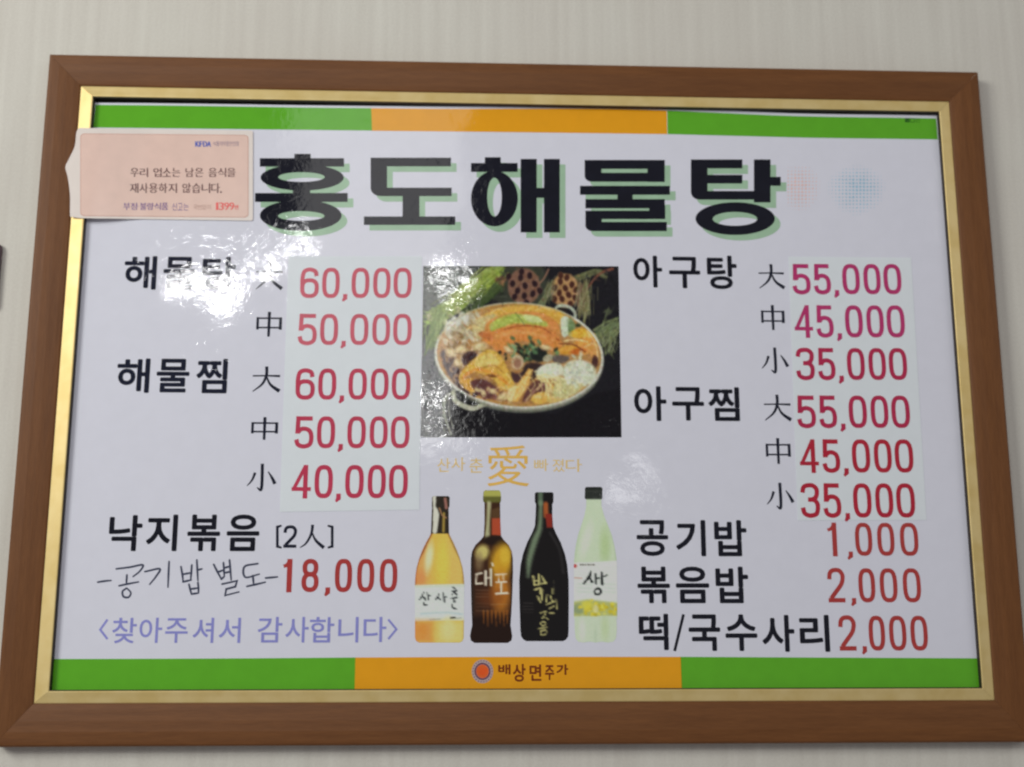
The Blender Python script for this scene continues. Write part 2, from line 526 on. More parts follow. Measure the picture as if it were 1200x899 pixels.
# a thickness of paper along the edge
n0 = len(sheet.v)
sheet_o = mesh_obj('printed_sheet', sheet.v + [(a, b, c - .0006) for a, b, c in sheet.v], [tuple(range(n0))] + [(i, i + n0, (i + 1) % n0 + n0, (i + 1) % n0) for i in range(n0)], PAPER, board)

GREEN = ink('green_ink', (86, 158, 36), amount=.03); ORANGE = ink('orange_ink', (226, 146, 24), amount=.02)
def band(name, topl, botl, mat):
    F = Flat(D_BAND)
    F.poly(chain(topl, 4) + [P(*q) for q in botl])
    F.make(name, mat, board)
def tpt(x):   # top of the colour band a few pixels under the sheet's edge
    ys = np.interp(x, [a for a, _ in TOP], [b for _, b in TOP]); return (x, ys + np.interp(x, [110, 600, 900, 1098], [2.5, 3.0, 3.2, 3.5]))
band('green_band', [tpt(x) for x in (112, 180, 260, 350, 435)], [(436, 153.2), (260, 151.2), (109.5, 149.5)], GREEN)
band('orange_band', [tpt(x) for x in (434.9, 520, 600, 680, 740, 781.5)], [(781.8, 157.3), (680, 156), (550, 154.4), (435.9, 153.4)], ORANGE)
band('green_band', [tpt(x) for x in (782, 800, 860, 920, 980, 1040, 1097)], [(1099, 163.5), (950, 161.6), (782.3, 157.3)], GREEN)
band('green_band', [(62.5, 772.4), (250, 771.8), (416.5, 770.6)], [(415.5, 808.5), (250, 809), (60, 809)], GREEN)
band('orange_band', [(416.4, 770.6), (600, 769.8), (797.8, 769.8)], [(799.3, 808), (600, 808.3), (415.4, 808.5)], ORANGE)
band('green_band', [(797.6, 769.8), (950, 770.6), (1145, 771.5)], [(1148, 808), (950, 808), (799, 808)], GREEN)
F = Flat(D_TEXT)
DKG = ink('dark_green_ink', (42, 92, 26))
for ch in line('ㅡㅁ인', 1060, 1078, 138.5, 143.5): put_glyph(F, ch[0], box(*ch[1:]))
F.make('printer_mark', DKG, board)

# ---- title
BLACK = ink('black_ink', (19, 20, 30), amount=.15)
NAVY = ink('navy_black_ink', (24, 27, 42), amount=.15)
PALE = ink('pale_green_ink', (146, 176, 149))
def T4(x, y): return (270 + x / 3.529, 160 + y / 3.529)
def T5(x, y): return (590 + x / 3.333, 160 + y / 3.333)
def rc(f, x0, y0, x1, y1, bl=0):
    pts = [(x0, y0), (x1, y0), (x1, y1)]
    if bl:
        pts += [(x0 + bl - bl * math.sin(t), y1 - bl * .8 + bl * .8 * math.cos(t)) for t in np.linspace(0, math.pi / 2, 7)]
    else: pts.append((x0, y1))
    return ('p', [f(*p) for p in pts])
def el(f, cx, cy, rx, ry, icx, icy, irx, iry):
    T = np.linspace(0, 2 * math.pi, 49)[:-1]
    return ('r', [f(cx + rx * math.cos(t), cy + ry * math.sin(t)) for t in T], [f(icx + irx * math.cos(t), icy + iry * math.sin(t)) for t in T])
TITLE = [
 [rc(T4, 265, 72, 332, 96), rc(T4, 122, 90, 470, 125), el(T4, 297, 170, 172, 54, 294, 168, 96, 20), rc(T4, 258, 208, 330, 242), rc(T4, 102, 234, 485, 271), el(T4, 291, 327, 169, 64, 293, 329, 96, 20), rc(T4, 225, 262, 350, 285)],
 [rc(T4, 580, 88, 912, 124), rc(T4, 580, 110, 648, 214), rc(T4, 580, 212, 915, 247, 42), rc(T4, 712, 240, 782, 336), rc(T4, 552, 331, 930, 366)],
 [rc(T4, 1052, 86, 1118, 116), rc(T4, 995, 110, 1188, 147), el(T4, 1092, 257, 97, 115, 1092, 251, 30, 80), rc(T5, 67, 88, 130, 375), rc(T5, 158, 88, 220, 375), rc(T5, 122, 201, 165, 240)],
 [rc(T5, 317, 92, 630, 127), rc(T5, 317, 120, 383, 150), rc(T5, 562, 120, 630, 178), rc(T5, 317, 142, 630, 177, 28), rc(T5, 299, 193, 650, 228), rc(T5, 445, 220, 505, 250),
  rc(T5, 320, 245, 630, 281), rc(T5, 569, 270, 632, 322), rc(T5, 320, 290, 632, 323), rc(T5, 320, 300, 384, 352), rc(T5, 320, 334, 638, 370, 28)],
 [rc(T5, 732, 90, 933, 125), rc(T5, 732, 110, 797, 221), rc(T5, 780, 150, 933, 184), rc(T5, 733, 213, 1000, 247, 34), rc(T5, 978, 90, 1043, 258), rc(T5, 1030, 158, 1083, 193), el(T5, 905, 321, 155, 64, 904, 322, 87, 27)]]
for gl in TITLE:
    for name, mat, dd, off in (('title_shadow', PALE, D_SHADE, (6.6, 6.4)), ('title_character', BLACK, D_TEXT, (0, 0))):
        F = Flat(dd)
        for it in gl:
            pp = [[P(a + off[0], b + off[1]) for a, b in l] for l in it[1:]]
            F.poly(pp[0]) if it[0] == 'p' else F.ring(*pp)
        F.make(name, mat, board)

# ---- halftone spots right of the title
for cx, cy, rx, ry, rgb, nm in ((936, 217, 28, 34, (224, 178, 172), 'salmon'), (1004, 219, 36, 36, (138, 180, 200), 'teal')):
    F = Flat(D_TEXT)
    for i in range(-9, 10):
        for j in range(-9, 10):
            x, y = cx + i * 4.1, cy + j * 4.1 + .012 * i
            r = math.hypot((x - cx) / rx, (y - cy) / (ry * (1 if y > cy else .75)))
            s = 1.45 * max(0, 1 - r) ** .6 * random.uniform(.75, 1.05)
            if s > .25 and x > 922: F.poly([P(x - s, y - s), P(x - s, y + s), P(x + s, y + s), P(x + s, y - s)])
    o = F.make('halftone_dots', ink(nm + '_ink', rgb), board); o['kind'] = 'stuff'

# ---- dishes
BO = .00105
word('dish_name', [('해', 145.5, 300, 183.6, 339.5), ('물', 191.5, 301, 228.5, 339), ('탕', 237, 301, 276, 339)], NAVY, board, BO)
word('dish_name', [('해', 137, 420, 175.5, 460.5), ('물', 183.5, 420.5, 222, 460), ('찜', 230, 420.5, 266.5, 461)], NAVY, board, BO)
word('dish_name', [('아', 742, 299.6, 776, 337), ('구', 784, 301, 820.5, 338), ('탕', 828.5, 299.6, 863.5, 339)], BLACK, board, BO)
word('dish_name', [('아', 743, 452.6, 781, 493.5), ('구', 787.6, 453.7, 825, 493), ('찜', 830, 453.7, 866.6, 493.5)], BLACK, board, BO)
word('dish_name', [('낙', 127.6, 603.6, 166.6, 646), ('지', 171.5, 603, 208, 646), ('볶', 219.6, 603, 258, 646), ('음', 265.7, 603, 304, 646)], BLACK, board, BO)
word('dish_name', [('공', 746, 609.5, 783, 651.7), ('기', 792, 609.5, 827, 652), ('밥', 837, 609.5, 875, 652)], BLACK, board, BO)
word('dish_name', [('볶', 747, 664, 785, 707), ('음', 792, 664, 831, 707), ('밥', 838.6, 664, 877, 707)], BLACK, board, BO)
word('dish_name', [('떡', 748.6, 719.3, 783.4, 762)], BLACK, board, BO)
word('dish_name', [('국', 807, 720, 844, 763), ('수', 850, 720, 887.4, 763), ('사', 893, 720.6, 931, 764), ('리', 937, 720.6, 972, 764)], BLACK, board, BO)
F = Flat(D_TEXT); F.ribbon([P(801, 720), P(790.5, 763)], 3.2 * PXM); F.make('slash_mark', BLACK, board)
for a in (('大', 300, 306.5, 331, 339), ('中', 301, 365.5, 329.5, 394.5), ('大', 296, 429.5, 328, 459), ('中', 295, 489, 325, 515.5), ('小', 290, 543.5, 322.5, 574.5),
          ('大', 889, 309.6, 918.6, 338), ('中', 892.6, 357.6, 918.6, 386.8), ('小', 892.6, 407.4, 922.8, 436.6), ('大', 895.4, 462.6, 926.4, 492.8), ('中', 898, 513.5, 925.7, 543.7), ('小', 898.6, 565.8, 929, 596)):
    hanja(*a, NAVY, board)
# (2人)
F = Flat(D_TEXT)
F.ribbon([P(330, 616), P(325, 617.5), P(325, 640.5), P(330, 642)], [2.0 * PXM, 3 * PXM, 3 * PXM, 2 * PXM])
F.make('bracket', NAVY, board); F = Flat(D_TEXT)
F.ribbon([P(384, 616), P(389.3, 617.5), P(389.3, 640.5), P(384, 642)], [2.0 * PXM, 3 * PXM, 3 * PXM, 2 * PXM])
F.make('bracket', NAVY, board); F = Flat(D_TEXT)
digit(F, '2', box(332, 616, 348, 642), 4.2 * PXM)
F.make('portion_number', NAVY, board)
hanja('人', 352, 615, 380, 642, NAVY, board)

# ---- pasted price strips with their prices
PATCH = ink('price_patch_paper', (201, 207, 220), coat=.30, amount=.012, rough=.22)
def patch(pts, label):
    q = [P(*p) for p in pts]
    v = [(a, b, D_PATCH) for a, b in q] + [(a, b, D_PATCH - .00036) for a, b in q]
    return mesh_obj('price_strip', v, [(0, 1, 2, 3)] + [(i, i + 4, (i + 1) % 4 + 4, (i + 1) % 4) for i in range(4)], PATCH, board, label)
pl = patch([(338, 300.5), (328, 600), (491.5, 597.5), (494.5, 300.5)], 'white paper strip pasted over the left column of prices')
pr = patch([(924, 301), (934.8, 610), (1085.6, 609.5), (1067.5, 302)], 'white paper strip pasted over the right column of prices')
def red(nm, rgb): return ink(nm, rgb, coat=.30, rough=.22, amount=.06)
R1, R2 = red('glare_paled_red_ink', (184, 86, 100)), red('crimson_ink', (172, 54, 78))  # first red is paler: glare over the upper left rows mixed into its colour
R3, R4, R5 = red('magenta_ink', (166, 52, 100)), red('cherry_ink', (162, 44, 74)), red('scarlet_ink', (162, 40, 56))  # hue shift between rows carries the glare on them, put into the ink colour
price('60,000', 352, 482.5, 314, 349.5, R1, pl, 5.8, d=D_SMALL)
price('50,000', 349, 482.5, 368, 404.5, R1, pl, 5.8, d=D_SMALL)
price('60,000', 346.6, 481, 432, 468.6, R2, pl, 6, d=D_SMALL)
price('50,000', 345, 480, 488, 525.5, R2, pl, 6, d=D_SMALL)
price('40,000', 342, 478, 545, 584, R2, pl, 6.2, d=D_SMALL)
for t, x0, x1, y0, y1, m in (('55,000', 928, 1056, 309.6, 345, R3), ('45,000', 930.7, 1060, 358, 395.7, R3), ('35,000', 932.5, 1062.7, 408, 445.5, R4),
                             ('55,000', 933.5, 1066, 463.7, 501.7, R4), ('45,000', 937, 1070, 515, 554, R5), ('35,000', 938, 1072, 566.5, 606.7, R5)):
    price(t, x0, x1, y0, y1, m, pr, 6.2, d=D_SMALL)
R6 = ink('brick_red_ink', (158, 56, 54))
price('18,000', 0, 0, 655, 694, R6, board, 6.2, cells=[(330, 343), (353.5, 373.6), (380, 387.6), (392.5, 412.6), (418.5, 438.6), (445, 465.6)])
price('1,000', 0, 0, 612.7, 651.5, R6, board, 5.8, cells=[(968.6, 981.6), (991, 999.5), (1002, 1022), (1028, 1048), (1054.7, 1076)])
price('2,000', 0, 0, 666, 706, R6, board, 5.8, cells=[(969.6, 990.4), (995.6, 1002.7), (1006, 1025.5), (1031, 1051.5), (1058, 1079)])
price('2,000', 0, 0, 721.6, 762.5, R6, board, 5.8, cells=[(982.6, 1003.4), (1008.6, 1015), (1018, 1037), (1042, 1062), (1067, 1087)])

# ---- handwriting
PEN = ink('felt_pen_ink', (62, 66, 84))
def H2(x, y): return P(100 + x / 3.077, 590 + y / 3.077)
F = Flat(D_TEXT)
strokes = [[(45, 284), (70, 280), (93, 278)],
 [(112, 236), (160, 230), (207, 222), (196, 245), (172, 264)], [(150, 258), (148, 290)], [(122, 297), (155, 290), (192, 283)],
 [(148, 306), (134, 318), (138, 336), (156, 338), (164, 322), (150, 306)],
 [(215, 246), (268, 236), (256, 262), (232, 292)], [(302, 210), (300, 255), (298, 302)],
 [(345, 228), (350, 258), (353, 283)], [(384, 222), (382, 250), (380, 276)], [(350, 256), (382, 250)], [(352, 283), (382, 276)],
 [(402, 204), (404, 240), (406, 278)], [(405, 240), (421, 236)],
 [(374, 292), (378, 310), (383, 327)], [(406, 285), (408, 305), (408, 323)], [(379, 309), (407, 305)], [(383, 327), (408, 323)],
 [(463, 220), (476, 246), (491, 274)], [(498, 214), (500, 240), (501, 264)], [(476, 248), (500, 240)], [(490, 273), (501, 264)],
 [(520, 204), (523, 240), (526, 276)], [(503, 232), (521, 227)], [(505, 250), (523, 246)],
 [(493, 291), (547, 279), (541, 300), (508, 309), (504, 332), (554, 319)],
 [(622, 217), (574, 228), (577, 266), (627, 255)], [(604, 260), (607, 292)], [(583, 299), (615, 292), (649, 284)],
 [(650, 269), (693, 265)]]
for s in strokes:
    loop = len(s) == 6 and abs(s[0][0] - s[-1][0]) < 4
    F.ribbon(spline([H2(*p) for p in s], 6) if len(s) != 6 or loop else [H2(*p) for p in s], [2.0 * PXM, 2.3 * PXM, 1.6 * PXM], caps=True)
F.make('handwritten_note', PEN, board)

# ---- thank you line
PERI = ink('periwinkle_ink', (128, 130, 190))
F = Flat(D_TEXT)
for s in ([(126, 726), (117.5, 738), (126, 749)], [(455, 726), (464.5, 737.5), (455, 749)]):
    F.ribbon([P(*p) for p in s], 2.4 * PXM)
for g in [('찾', 131.5, 724, 160, 754), ('아', 163.4, 724, 190, 753.5), ('주', 193.6, 724.5, 220, 753.5), ('셔', 226, 724, 250.5, 753.5), ('서', 256.6, 724, 282, 753.5),
          ('감', 302, 723, 330.7, 753), ('사', 334.6, 723, 361.6, 753), ('합', 363, 723, 391.5, 753), ('니', 396.4, 723, 420, 753), ('다', 426, 723, 452.6, 752.5)]:
    put_glyph(F, g[0], box(*g[1:]), .0003)
F.make('greeting_lettering', PERI, board)

# ---- gold slogan
GI = ink('gold_ink', (216, 182, 112))
word('slogan_lettering', [('산', 512.5, 537, 527.5, 553), ('사', 529, 536, 545, 552), ('춘', 550, 537, 566, 554)], GI, board)
word('slogan_lettering', [('愛', 571, 522, 620, 570)], ink('gold_ink_deep', (214, 170, 84)), board)
word('slogan_lettering', [('빠', 626, 538, 642.5, 552), ('졌', 647.5, 538, 661.7, 553), ('다', 663, 538, 682, 553)], GI, board)

# ---- maker's logo in the orange band
BRN = ink('brown_ink', (108, 48, 14))
def disc(F, cx, cy, rx, ry, n=32): F.poly([P(cx + rx * math.cos(t), cy - ry * math.sin(t)) for t in np.linspace(0, 2 * math.pi, n + 1)[:-1]])
F = Flat(D_TEXT); disc(F, 565.4, 786.8, 12.6, 14); F.make('logo_disc', ink('logo_grey_ink', (168, 150, 150)), board)
F = Flat(D_TEXT + 4e-5)
T = np.linspace(0, 2 * math.pi, 33)[:-1]
F.ring([P(565.4 + 9.4 * math.cos(t), 786.8 - 10.2 * math.sin(t)) for t in T], [P(565.4 + 7.6 * math.cos(t), 786.8 - 8.2 * math.sin(t)) for t in T])
for t in np.linspace(0, 2 * math.pi, 23)[:-1]:
    c, s_ = math.cos(t), math.sin(t)
    F.ribbon([P(565.4 + 10.6 * c, 786.8 - 11.6 * s_), P(565.4 + 11.9 * c, 786.8 - 13.1 * s_)], .9 * PXM)
F.make('logo_ring', ink('logo_plum_ink', (96, 70, 86)), board)
F = Flat(D_TEXT + 6e-5); disc(F, 565.4, 786.8, 7.4, 8); F.make('logo_centre', ink('logo_red_ink', (206, 92, 40)), board)
F = Flat(D_TEXT + 8e-5)
F.poly([P(x, y) for x, y in ((562, 790), (560.5, 786), (563, 785), (563, 781), (565.5, 784), (569, 782.5), (571, 786), (569, 790), (565.5, 791.5))][::-1])
F.make('logo_emblem', ink('logo_bright_ink', (226, 84, 34)), board)
word('maker_lettering', [('배', 583.8, 778.4, 598.3, 790.5), ('상', 601, 778, 616, 799), ('면', 620.5, 778.6, 634.5, 798), ('주', 638.5, 779.5, 649.5, 797), ('가', 652, 778.4, 666, 791)], BRN, board, .0005)

# ------------------------------------------------------------------ painted pictures (flat print)
class Canvas:
    def __init__(s, x0, y0, x1, y1, step, bgc):
        s.xs = np.arange(x0, x1 + step * .5, step); s.ys = np.arange(y0, y1 + step * .5, step)
        s.X, s.Y = np.meshgrid(s.xs, s.ys)
        s.C = np.ones(s.X.shape + (3,)) * np.array(bgc, float)
    def blend(s, a, c, al=1.0):
        a = np.clip(a, 0, 1)[..., None] * al
        s.C = s.C * (1 - a) + np.array(c, float) * a
    def ell(s, cx, cy, rx, ry, c, ang=0, soft=4, al=1.0):
        t = math.radians(ang); R_ = max(rx, ry) * (1 + soft / min(rx, ry)) + soft
        j0, j1 = np.searchsorted(s.xs, (cx - R_, cx + R_)); i0, i1 = np.searchsorted(s.ys, (cy - R_, cy + R_))
        if j1 <= j0 or i1 <= i0: return
        w_ = (slice(i0, i1), slice(j0, j1))
        dx, dy = s.X[w_] - cx, s.Y[w_] - cy
        u = dx * math.cos(t) + dy * math.sin(t); v = -dx * math.sin(t) + dy * math.cos(t)
        r = np.sqrt((u / rx) ** 2 + (v / ry) ** 2)
        a = np.clip((1 - r) * min(rx, ry) / soft + .5, 0, 1)[..., None] * al
        s.C[w_] = s.C[w_] * (1 - a) + np.array(c, float) * a
    def dabs(s, n, inside, size, amp, al=.6):
        for _ in range(n):
            x, y = rng.uniform(s.xs[0], s.xs[-1]), rng.uniform(s.ys[0], s.ys[-1])
            if not inside(x, y): continue
            col = s.sample(x + rng.normal(0, 7), y + rng.normal(0, 7))
            k = rng.normal(0, amp)
            s.ell(x, y, size * rng.uniform(.8, 2.0), size * rng.uniform(.35, .8), tuple(np.clip(col * (1 + k / 100), 4, 235)), rng.uniform(0, 180), 5, al)
    def line(s, pts, w, c, soft=3, al=1.0, smooth=True):
        q = spline(pts, 5) if smooth and len(pts) > 2 else [np.array(p, float) for p in pts]
        ws = np.full(len(q), float(w)) if np.ndim(w) == 0 else np.interp(np.linspace(0, 1, len(q)), np.linspace(0, 1, len(w)), w)
        best = np.full(s.X.shape, -1e9)
        for i in range(len(q) - 1):
            a, b = q[i], q[i + 1]; d = b - a; L2 = float(d @ d) + 1e-9
            t = np.clip(((s.X - a[0]) * d[0] + (s.Y - a[1]) * d[1]) / L2, 0, 1)
            dist = np.hypot(s.X - a[0] - t * d[0], s.Y - a[1] - t * d[1])
            best = np.maximum(best, (ws[i] + (ws[i + 1] - ws[i]) * t) / 2 - dist)
        s.blend(best / soft + .5, c, al)
    def poly(s, pts, c, soft=4, al=1.0, smooth=True):
        q = spline(pts, 4, closed=True) if smooth else [np.array(p, float) for p in pts]
        inside = np.zeros(s.X.shape, bool); dist = np.full(s.X.shape, 1e9)
        for i in range(len(q)):
            a, b = q[i], q[(i + 1) % len(q)]
            if abs(b[1] - a[1]) > 1e-9:
                k = (a[1] > s.Y) != (b[1] > s.Y)
                inside ^= k & (s.X < (b[0] - a[0]) * (s.Y - a[1]) / (b[1] - a[1]) + a[0])
            d = b - a; t = np.clip(((s.X - a[0]) * d[0] + (s.Y - a[1]) * d[1]) / (float(d @ d) + 1e-9), 0, 1)
            dist = np.minimum(dist, np.hypot(s.X - a[0] - t * d[0], s.Y - a[1] - t * d[1]))
        s.blend(np.where(inside, dist, -dist) / soft + .5, c, al)
    def noise(s, amp, n=1):
        h, w = s.X.shape
        g = rng.normal(0, 1, (h // n + 2, w // n + 2, 1)) + .35 * rng.normal(0, 1, (h // n + 2, w // n + 2, 3))
        g = np.repeat(np.repeat(g, n, 0), n, 1)[:h, :w]
        s.C = s.C + g * amp * np.clip(s.C.mean(2, keepdims=True) / 130, .25, 1.2)
    def blur(s):
        k = s.C
        p = np.pad(k, ((1, 1), (1, 1), (0, 0)), 'edge')
        s.C = (p[:-2, 1:-1] + p[2:, 1:-1] + p[1:-1, :-2] + p[1:-1, 2:] + 4 * p[1:-1, 1:-1]) / 8
    def sample(s, x, y):
        j = int(np.clip(round((x - s.xs[0]) / (s.xs[1] - s.xs[0])), 0, len(s.xs) - 1))
        i = int(np.clip(round((y - s.ys[0]) / (s.ys[1] - s.ys[0])), 0, len(s.ys) - 1))
        return s.C[i, j]

def colour_mesh(name, verts, faces, cols, mat, parent, label=None):
    o = mesh_obj(name, verts, faces, mat, parent, label)
    c = np.clip(np.array(cols) / 255, 0, 1)
    c = np.where(c <= .04045, c / 12.92, ((c + .055) / 1.055) ** 2.4) / .72
    c = np.clip(c, .003, .9)
    a = o.data.color_attributes.new('print', 'FLOAT_COLOR', 'POINT')
    a.data.foreach_set('color', np.concatenate([c, np.ones((len(c), 1))], 1).astype(np.float32).ravel())
    return o

PRINT = painted('colour_print')

# ---- stew photograph; canvas units: x = (px-480)*4.085, y = (py-300)*4.085
c = Canvas(48, 44, 1020, 872, 4.0, (24, 23, 28))
c.poly([(40, 40), (330, 40), (300, 120), (120, 260), (40, 330)], (78, 84, 78), 60, smooth=False)
c.poly([(40, 430), (130, 470), (210, 640), (160, 720), (180, 880), (40, 880)], (84, 86, 88), 30)
c.poly([(420, 40), (640, 40), (640, 240), (470, 240), (360, 180)], (52, 56, 44), 30)
# green reed / wheat bundles
def grass(p0, p1, p2, n, spread, base, var, w=7):
    for _ in range(n):
        o1 = rng.normal(0, spread, 2); o2 = rng.normal(0, spread, 2)
        k = rng.uniform(-var, var)
        c.line([(p0[0] + o1[0], p0[1] + o1[1]), (p1[0] + (o1[0] + o2[0]) / 2, p1[1] + (o1[1] + o2[1]) / 2), (p2[0] + o2[0], p2[1] + o2[1])],
               w * rng.uniform(.6, 1.3), (base[0] + k, base[1] + k, base[2] + k * .5), 4, .75)
grass((420, 60), (300, 190), (90, 310), 44, 24, (126, 148, 56), 30)
grass((150, 270), (105, 340), (95, 440), 30, 22, (104, 128, 52), 32)
grass((430, 140), (360, 210), (250, 290), 24, 14, (58, 76, 36), 22, 5)
grass((380, 70), (290, 160), (170, 235), 12, 12, (150, 172, 64), 22, 5)
grass((620, 250), (655, 190), (700, 120), 18, 14, (104, 112, 74), 26, 5)
grass((850, 120), (850, 220), (835, 300), 22, 17, (118, 116, 72), 30, 5)
grass((950, 90), (900, 75), (800, 110), 14, 10, (92, 96, 62), 24, 6)
grass((900, 400), (960, 350), (1010, 320), 34, 22, (108, 122, 78), 30)
grass((930, 380), (960, 430), (970, 470), 18, 14, (92, 98, 66), 30)
c.ell(955, 425, 13, 30, (30, 28, 26), 0, 10)
c.line([(990, 56), (920, 85), (850, 170)], [14, 11, 7], (122, 72, 54), 5)
c.line([(670, 60), (650, 100), (625, 130)], 7, (146, 104, 82), 4)
# lotus pods
def pod(cx, cy, rx, ry, base, hole, holes, ang=0):
    c.ell(cx, cy, rx, ry, base, ang, 10)
    for _ in range(50):
        x, y = cx + rng.normal(0, rx * .5), cy + rng.normal(0, ry * .5)
        c.ell(x, y, 7, 6, tuple(np.array(base) + rng.uniform(-25, 25)), 0, 6, .5)
    for hx, hy in holes:
        c.ell(hx, hy, 15, 17, tuple(np.array(base) + 24), 0, 5, .6)
        c.ell(hx + 1, hy + 1, 13.5, 17.5, hole, rng.uniform(-30, 30), 6)
pod(548, 145, 80, 90, (122, 86, 66), (40, 22, 26), [(490, 130), (530, 100), (575, 90), (515, 165), (552, 140), (600, 130), (500, 195), (548, 190), (590, 180), (625, 165), (560, 225), (535, 70), (470, 95)])
c.ell(430, 110, 30, 18, (108, 56, 50), 0, 12, .7)
pod(752, 165, 70, 84, (172, 130, 80), (70, 36, 26), [(700, 150), (727, 120), (760, 100), (722, 175), (752, 152), (785, 135), (698, 205), (735, 205), (768, 185), (805, 160), (800, 200), (775, 230), (730, 90)])
c.poly([(820, 120), (850, 160), (845, 250), (810, 240), (815, 180)], (112, 88, 66), 10)
# pot body, rim, contents
c.poly([(190, 640), (150, 720), (170, 880), (1020, 880), (1020, 640), (900, 660), (700, 760), (400, 760)], (17, 15, 20), 10, smooth=False)
c.line([(195, 660), (165, 690), (160, 760), (195, 860)], [12, 22, 16, 10], (136, 140, 124), 6)
c.line([(155, 730), (152, 800), (175, 868)], 5, (110, 112, 106), 4)
c.line([(182, 690), (185, 760), (205, 830)], 6, (176, 178, 158), 5, .8)
c.line([(700, 262), (722, 240), (770, 245), (800, 275), (797, 310)], 15, (170, 178, 156), 6)      # far handle
c.ell(737, 262, 26, 12, (34, 28, 26), 14, 6)
rim = dict(ang=3.2)
c.ell(524, 492, 416, 264, (92, 96, 84), 3.2, 6)
c.ell(524, 484, 414, 260, (186, 188, 172), 3.2, 5)
c.ell(524, 478, 404, 248, (176, 128, 58), 3.2, 5)
c.line([(205, 655), (215, 700), (290, 735), (360, 716)], [20, 24, 24, 18], (172, 174, 148), 5)    # near handle
c.poly([(210, 655), (238, 650), (330, 712), (255, 705)], (36, 38, 36), 6, smooth=False)
Fd = c
# broth and darks
Fd.ell(524, 478, 396, 238, (172, 124, 66), 3.2, 14)
Fd.poly([(140, 470), (170, 560), (230, 640), (300, 690), (330, 640), (240, 560), (190, 460)], (64, 44, 44), 12)
# pale shellfish top left
for _ in range(60):
    x, y = rng.normal(255, 60), rng.normal(350, 42)
    Fd.ell(x, y, rng.uniform(14, 26), rng.uniform(8, 14), tuple(np.array((192, 182, 148)) + rng.uniform(-30, 22)), rng.uniform(20, 70), 6, .8)
for x, y in ((175, 340), (200, 315), (225, 318), (240, 295), (262, 305)):
    Fd.ell(x, y, 14, 26, (204, 204, 188), 15, 7)
# white-ish brown clump
for _ in range(34):
    Fd.ell(rng.normal(210, 26), rng.normal(430, 34), 15, 11, tuple(np.array((166, 134, 88)) + rng.uniform(-40, 34)), rng.uniform(0, 180), 6, .8)
# broad yellow and orange crab / egg arcs
Fd.poly([(330, 300), (450, 248), (600, 238), (730, 270), (760, 340), (600, 290), (430, 310), (340, 380)], (214, 164, 62), 10)
Fd.poly([(300, 320), (400, 280), (420, 330), (340, 400), (300, 380)], (196, 178, 116), 12)
Fd.poly([(360, 330), (450, 280), (600, 268), (700, 310), (725, 380), (700, 440), (610, 350), (450, 350), (370, 400)], (208, 134, 62), 9)
Fd.poly([(380, 330), (470, 282), (560, 285), (640, 300), (660, 340), (570, 330), (480, 330), (400, 370)], (168, 182, 74), 10)
Fd.poly([(540, 284), (610, 292), (640, 320), (570, 318)], (196, 206, 132), 8)
Fd.line([(505, 275), (535, 310), (550, 335)], 4, (104, 120, 56), 4)
Fd.poly([(345, 400), (430, 350), (560, 335), (660, 350), (735, 420), (700, 470), (600, 420), (500, 420), (450, 480), (390, 440)], (212, 130, 56), 9)
Fd.line([(450, 355), (540, 338), (640, 350), (720, 410)], 7, (150, 70, 30), 6, .8)
Fd.line([(400, 400), (470, 375), (560, 372), (650, 390)], 18, (228, 158, 84), 12, .7)
Fd.ell(360, 385, 36, 18, (196, 110, 50), 15, 8)
for x, y, a in ((650, 300, 30), (700, 340, 60), (690, 395, 100)):
    Fd.ell(x, y, 30, 14, (212, 134, 62), a, 7)
# green onion pieces right
Fd.poly([(730, 300), (770, 300), (765, 380), (735, 385)], (196, 206, 178), 6)
Fd.poly([(770, 300), (800, 330), (790, 390), (765, 380)], (110, 134, 84), 8)
Fd.ell(815, 335, 14, 10, (48, 58, 34), 0, 6)
# yellow pieces right
for x, y, rx, ry, col in ((820, 375, 46, 24, (218, 166, 44)), (870, 390, 30, 22, (226, 176, 72)), (850, 420, 60, 24, (220, 148, 58)), (770, 455, 55, 22, (214, 150, 48)), (850, 455, 50, 20, (222, 150, 72)), (890, 455, 22, 46, (206, 142, 66)), (810, 462, 40, 14, (196, 98, 32))):
    Fd.ell(x, y, rx, ry, col, -8, 8)
Fd.line([(745, 412), (800, 405), (860, 415)], 8, (228, 196, 128), 6)
Fd.line([(720, 425), (790, 430), (850, 465)], 6, (120, 60, 28), 6)
Fd.line([(860, 365), (900, 430), (912, 500)], 7, (232, 200, 140), 5, .8)
Fd.poly([(890, 480), (912, 500), (900, 545), (880, 520)], (70, 38, 36), 8)
# mussel
Fd.ell(280, 498, 50, 46, (178, 142, 92), -20, 6); Fd.ell(284, 500, 42, 38, (70, 40, 38), -20, 8); Fd.ell(298, 500, 22, 24, (44, 24, 32), 0, 8)
for x, y in ((200, 545), (215, 590), (250, 560), (180, 500)):
    Fd.ell(x, y, 16, 20, (150, 110, 70), 20, 7); Fd.ell(x + 4, y + 4, 8, 10, (70, 38, 38), 0, 6)
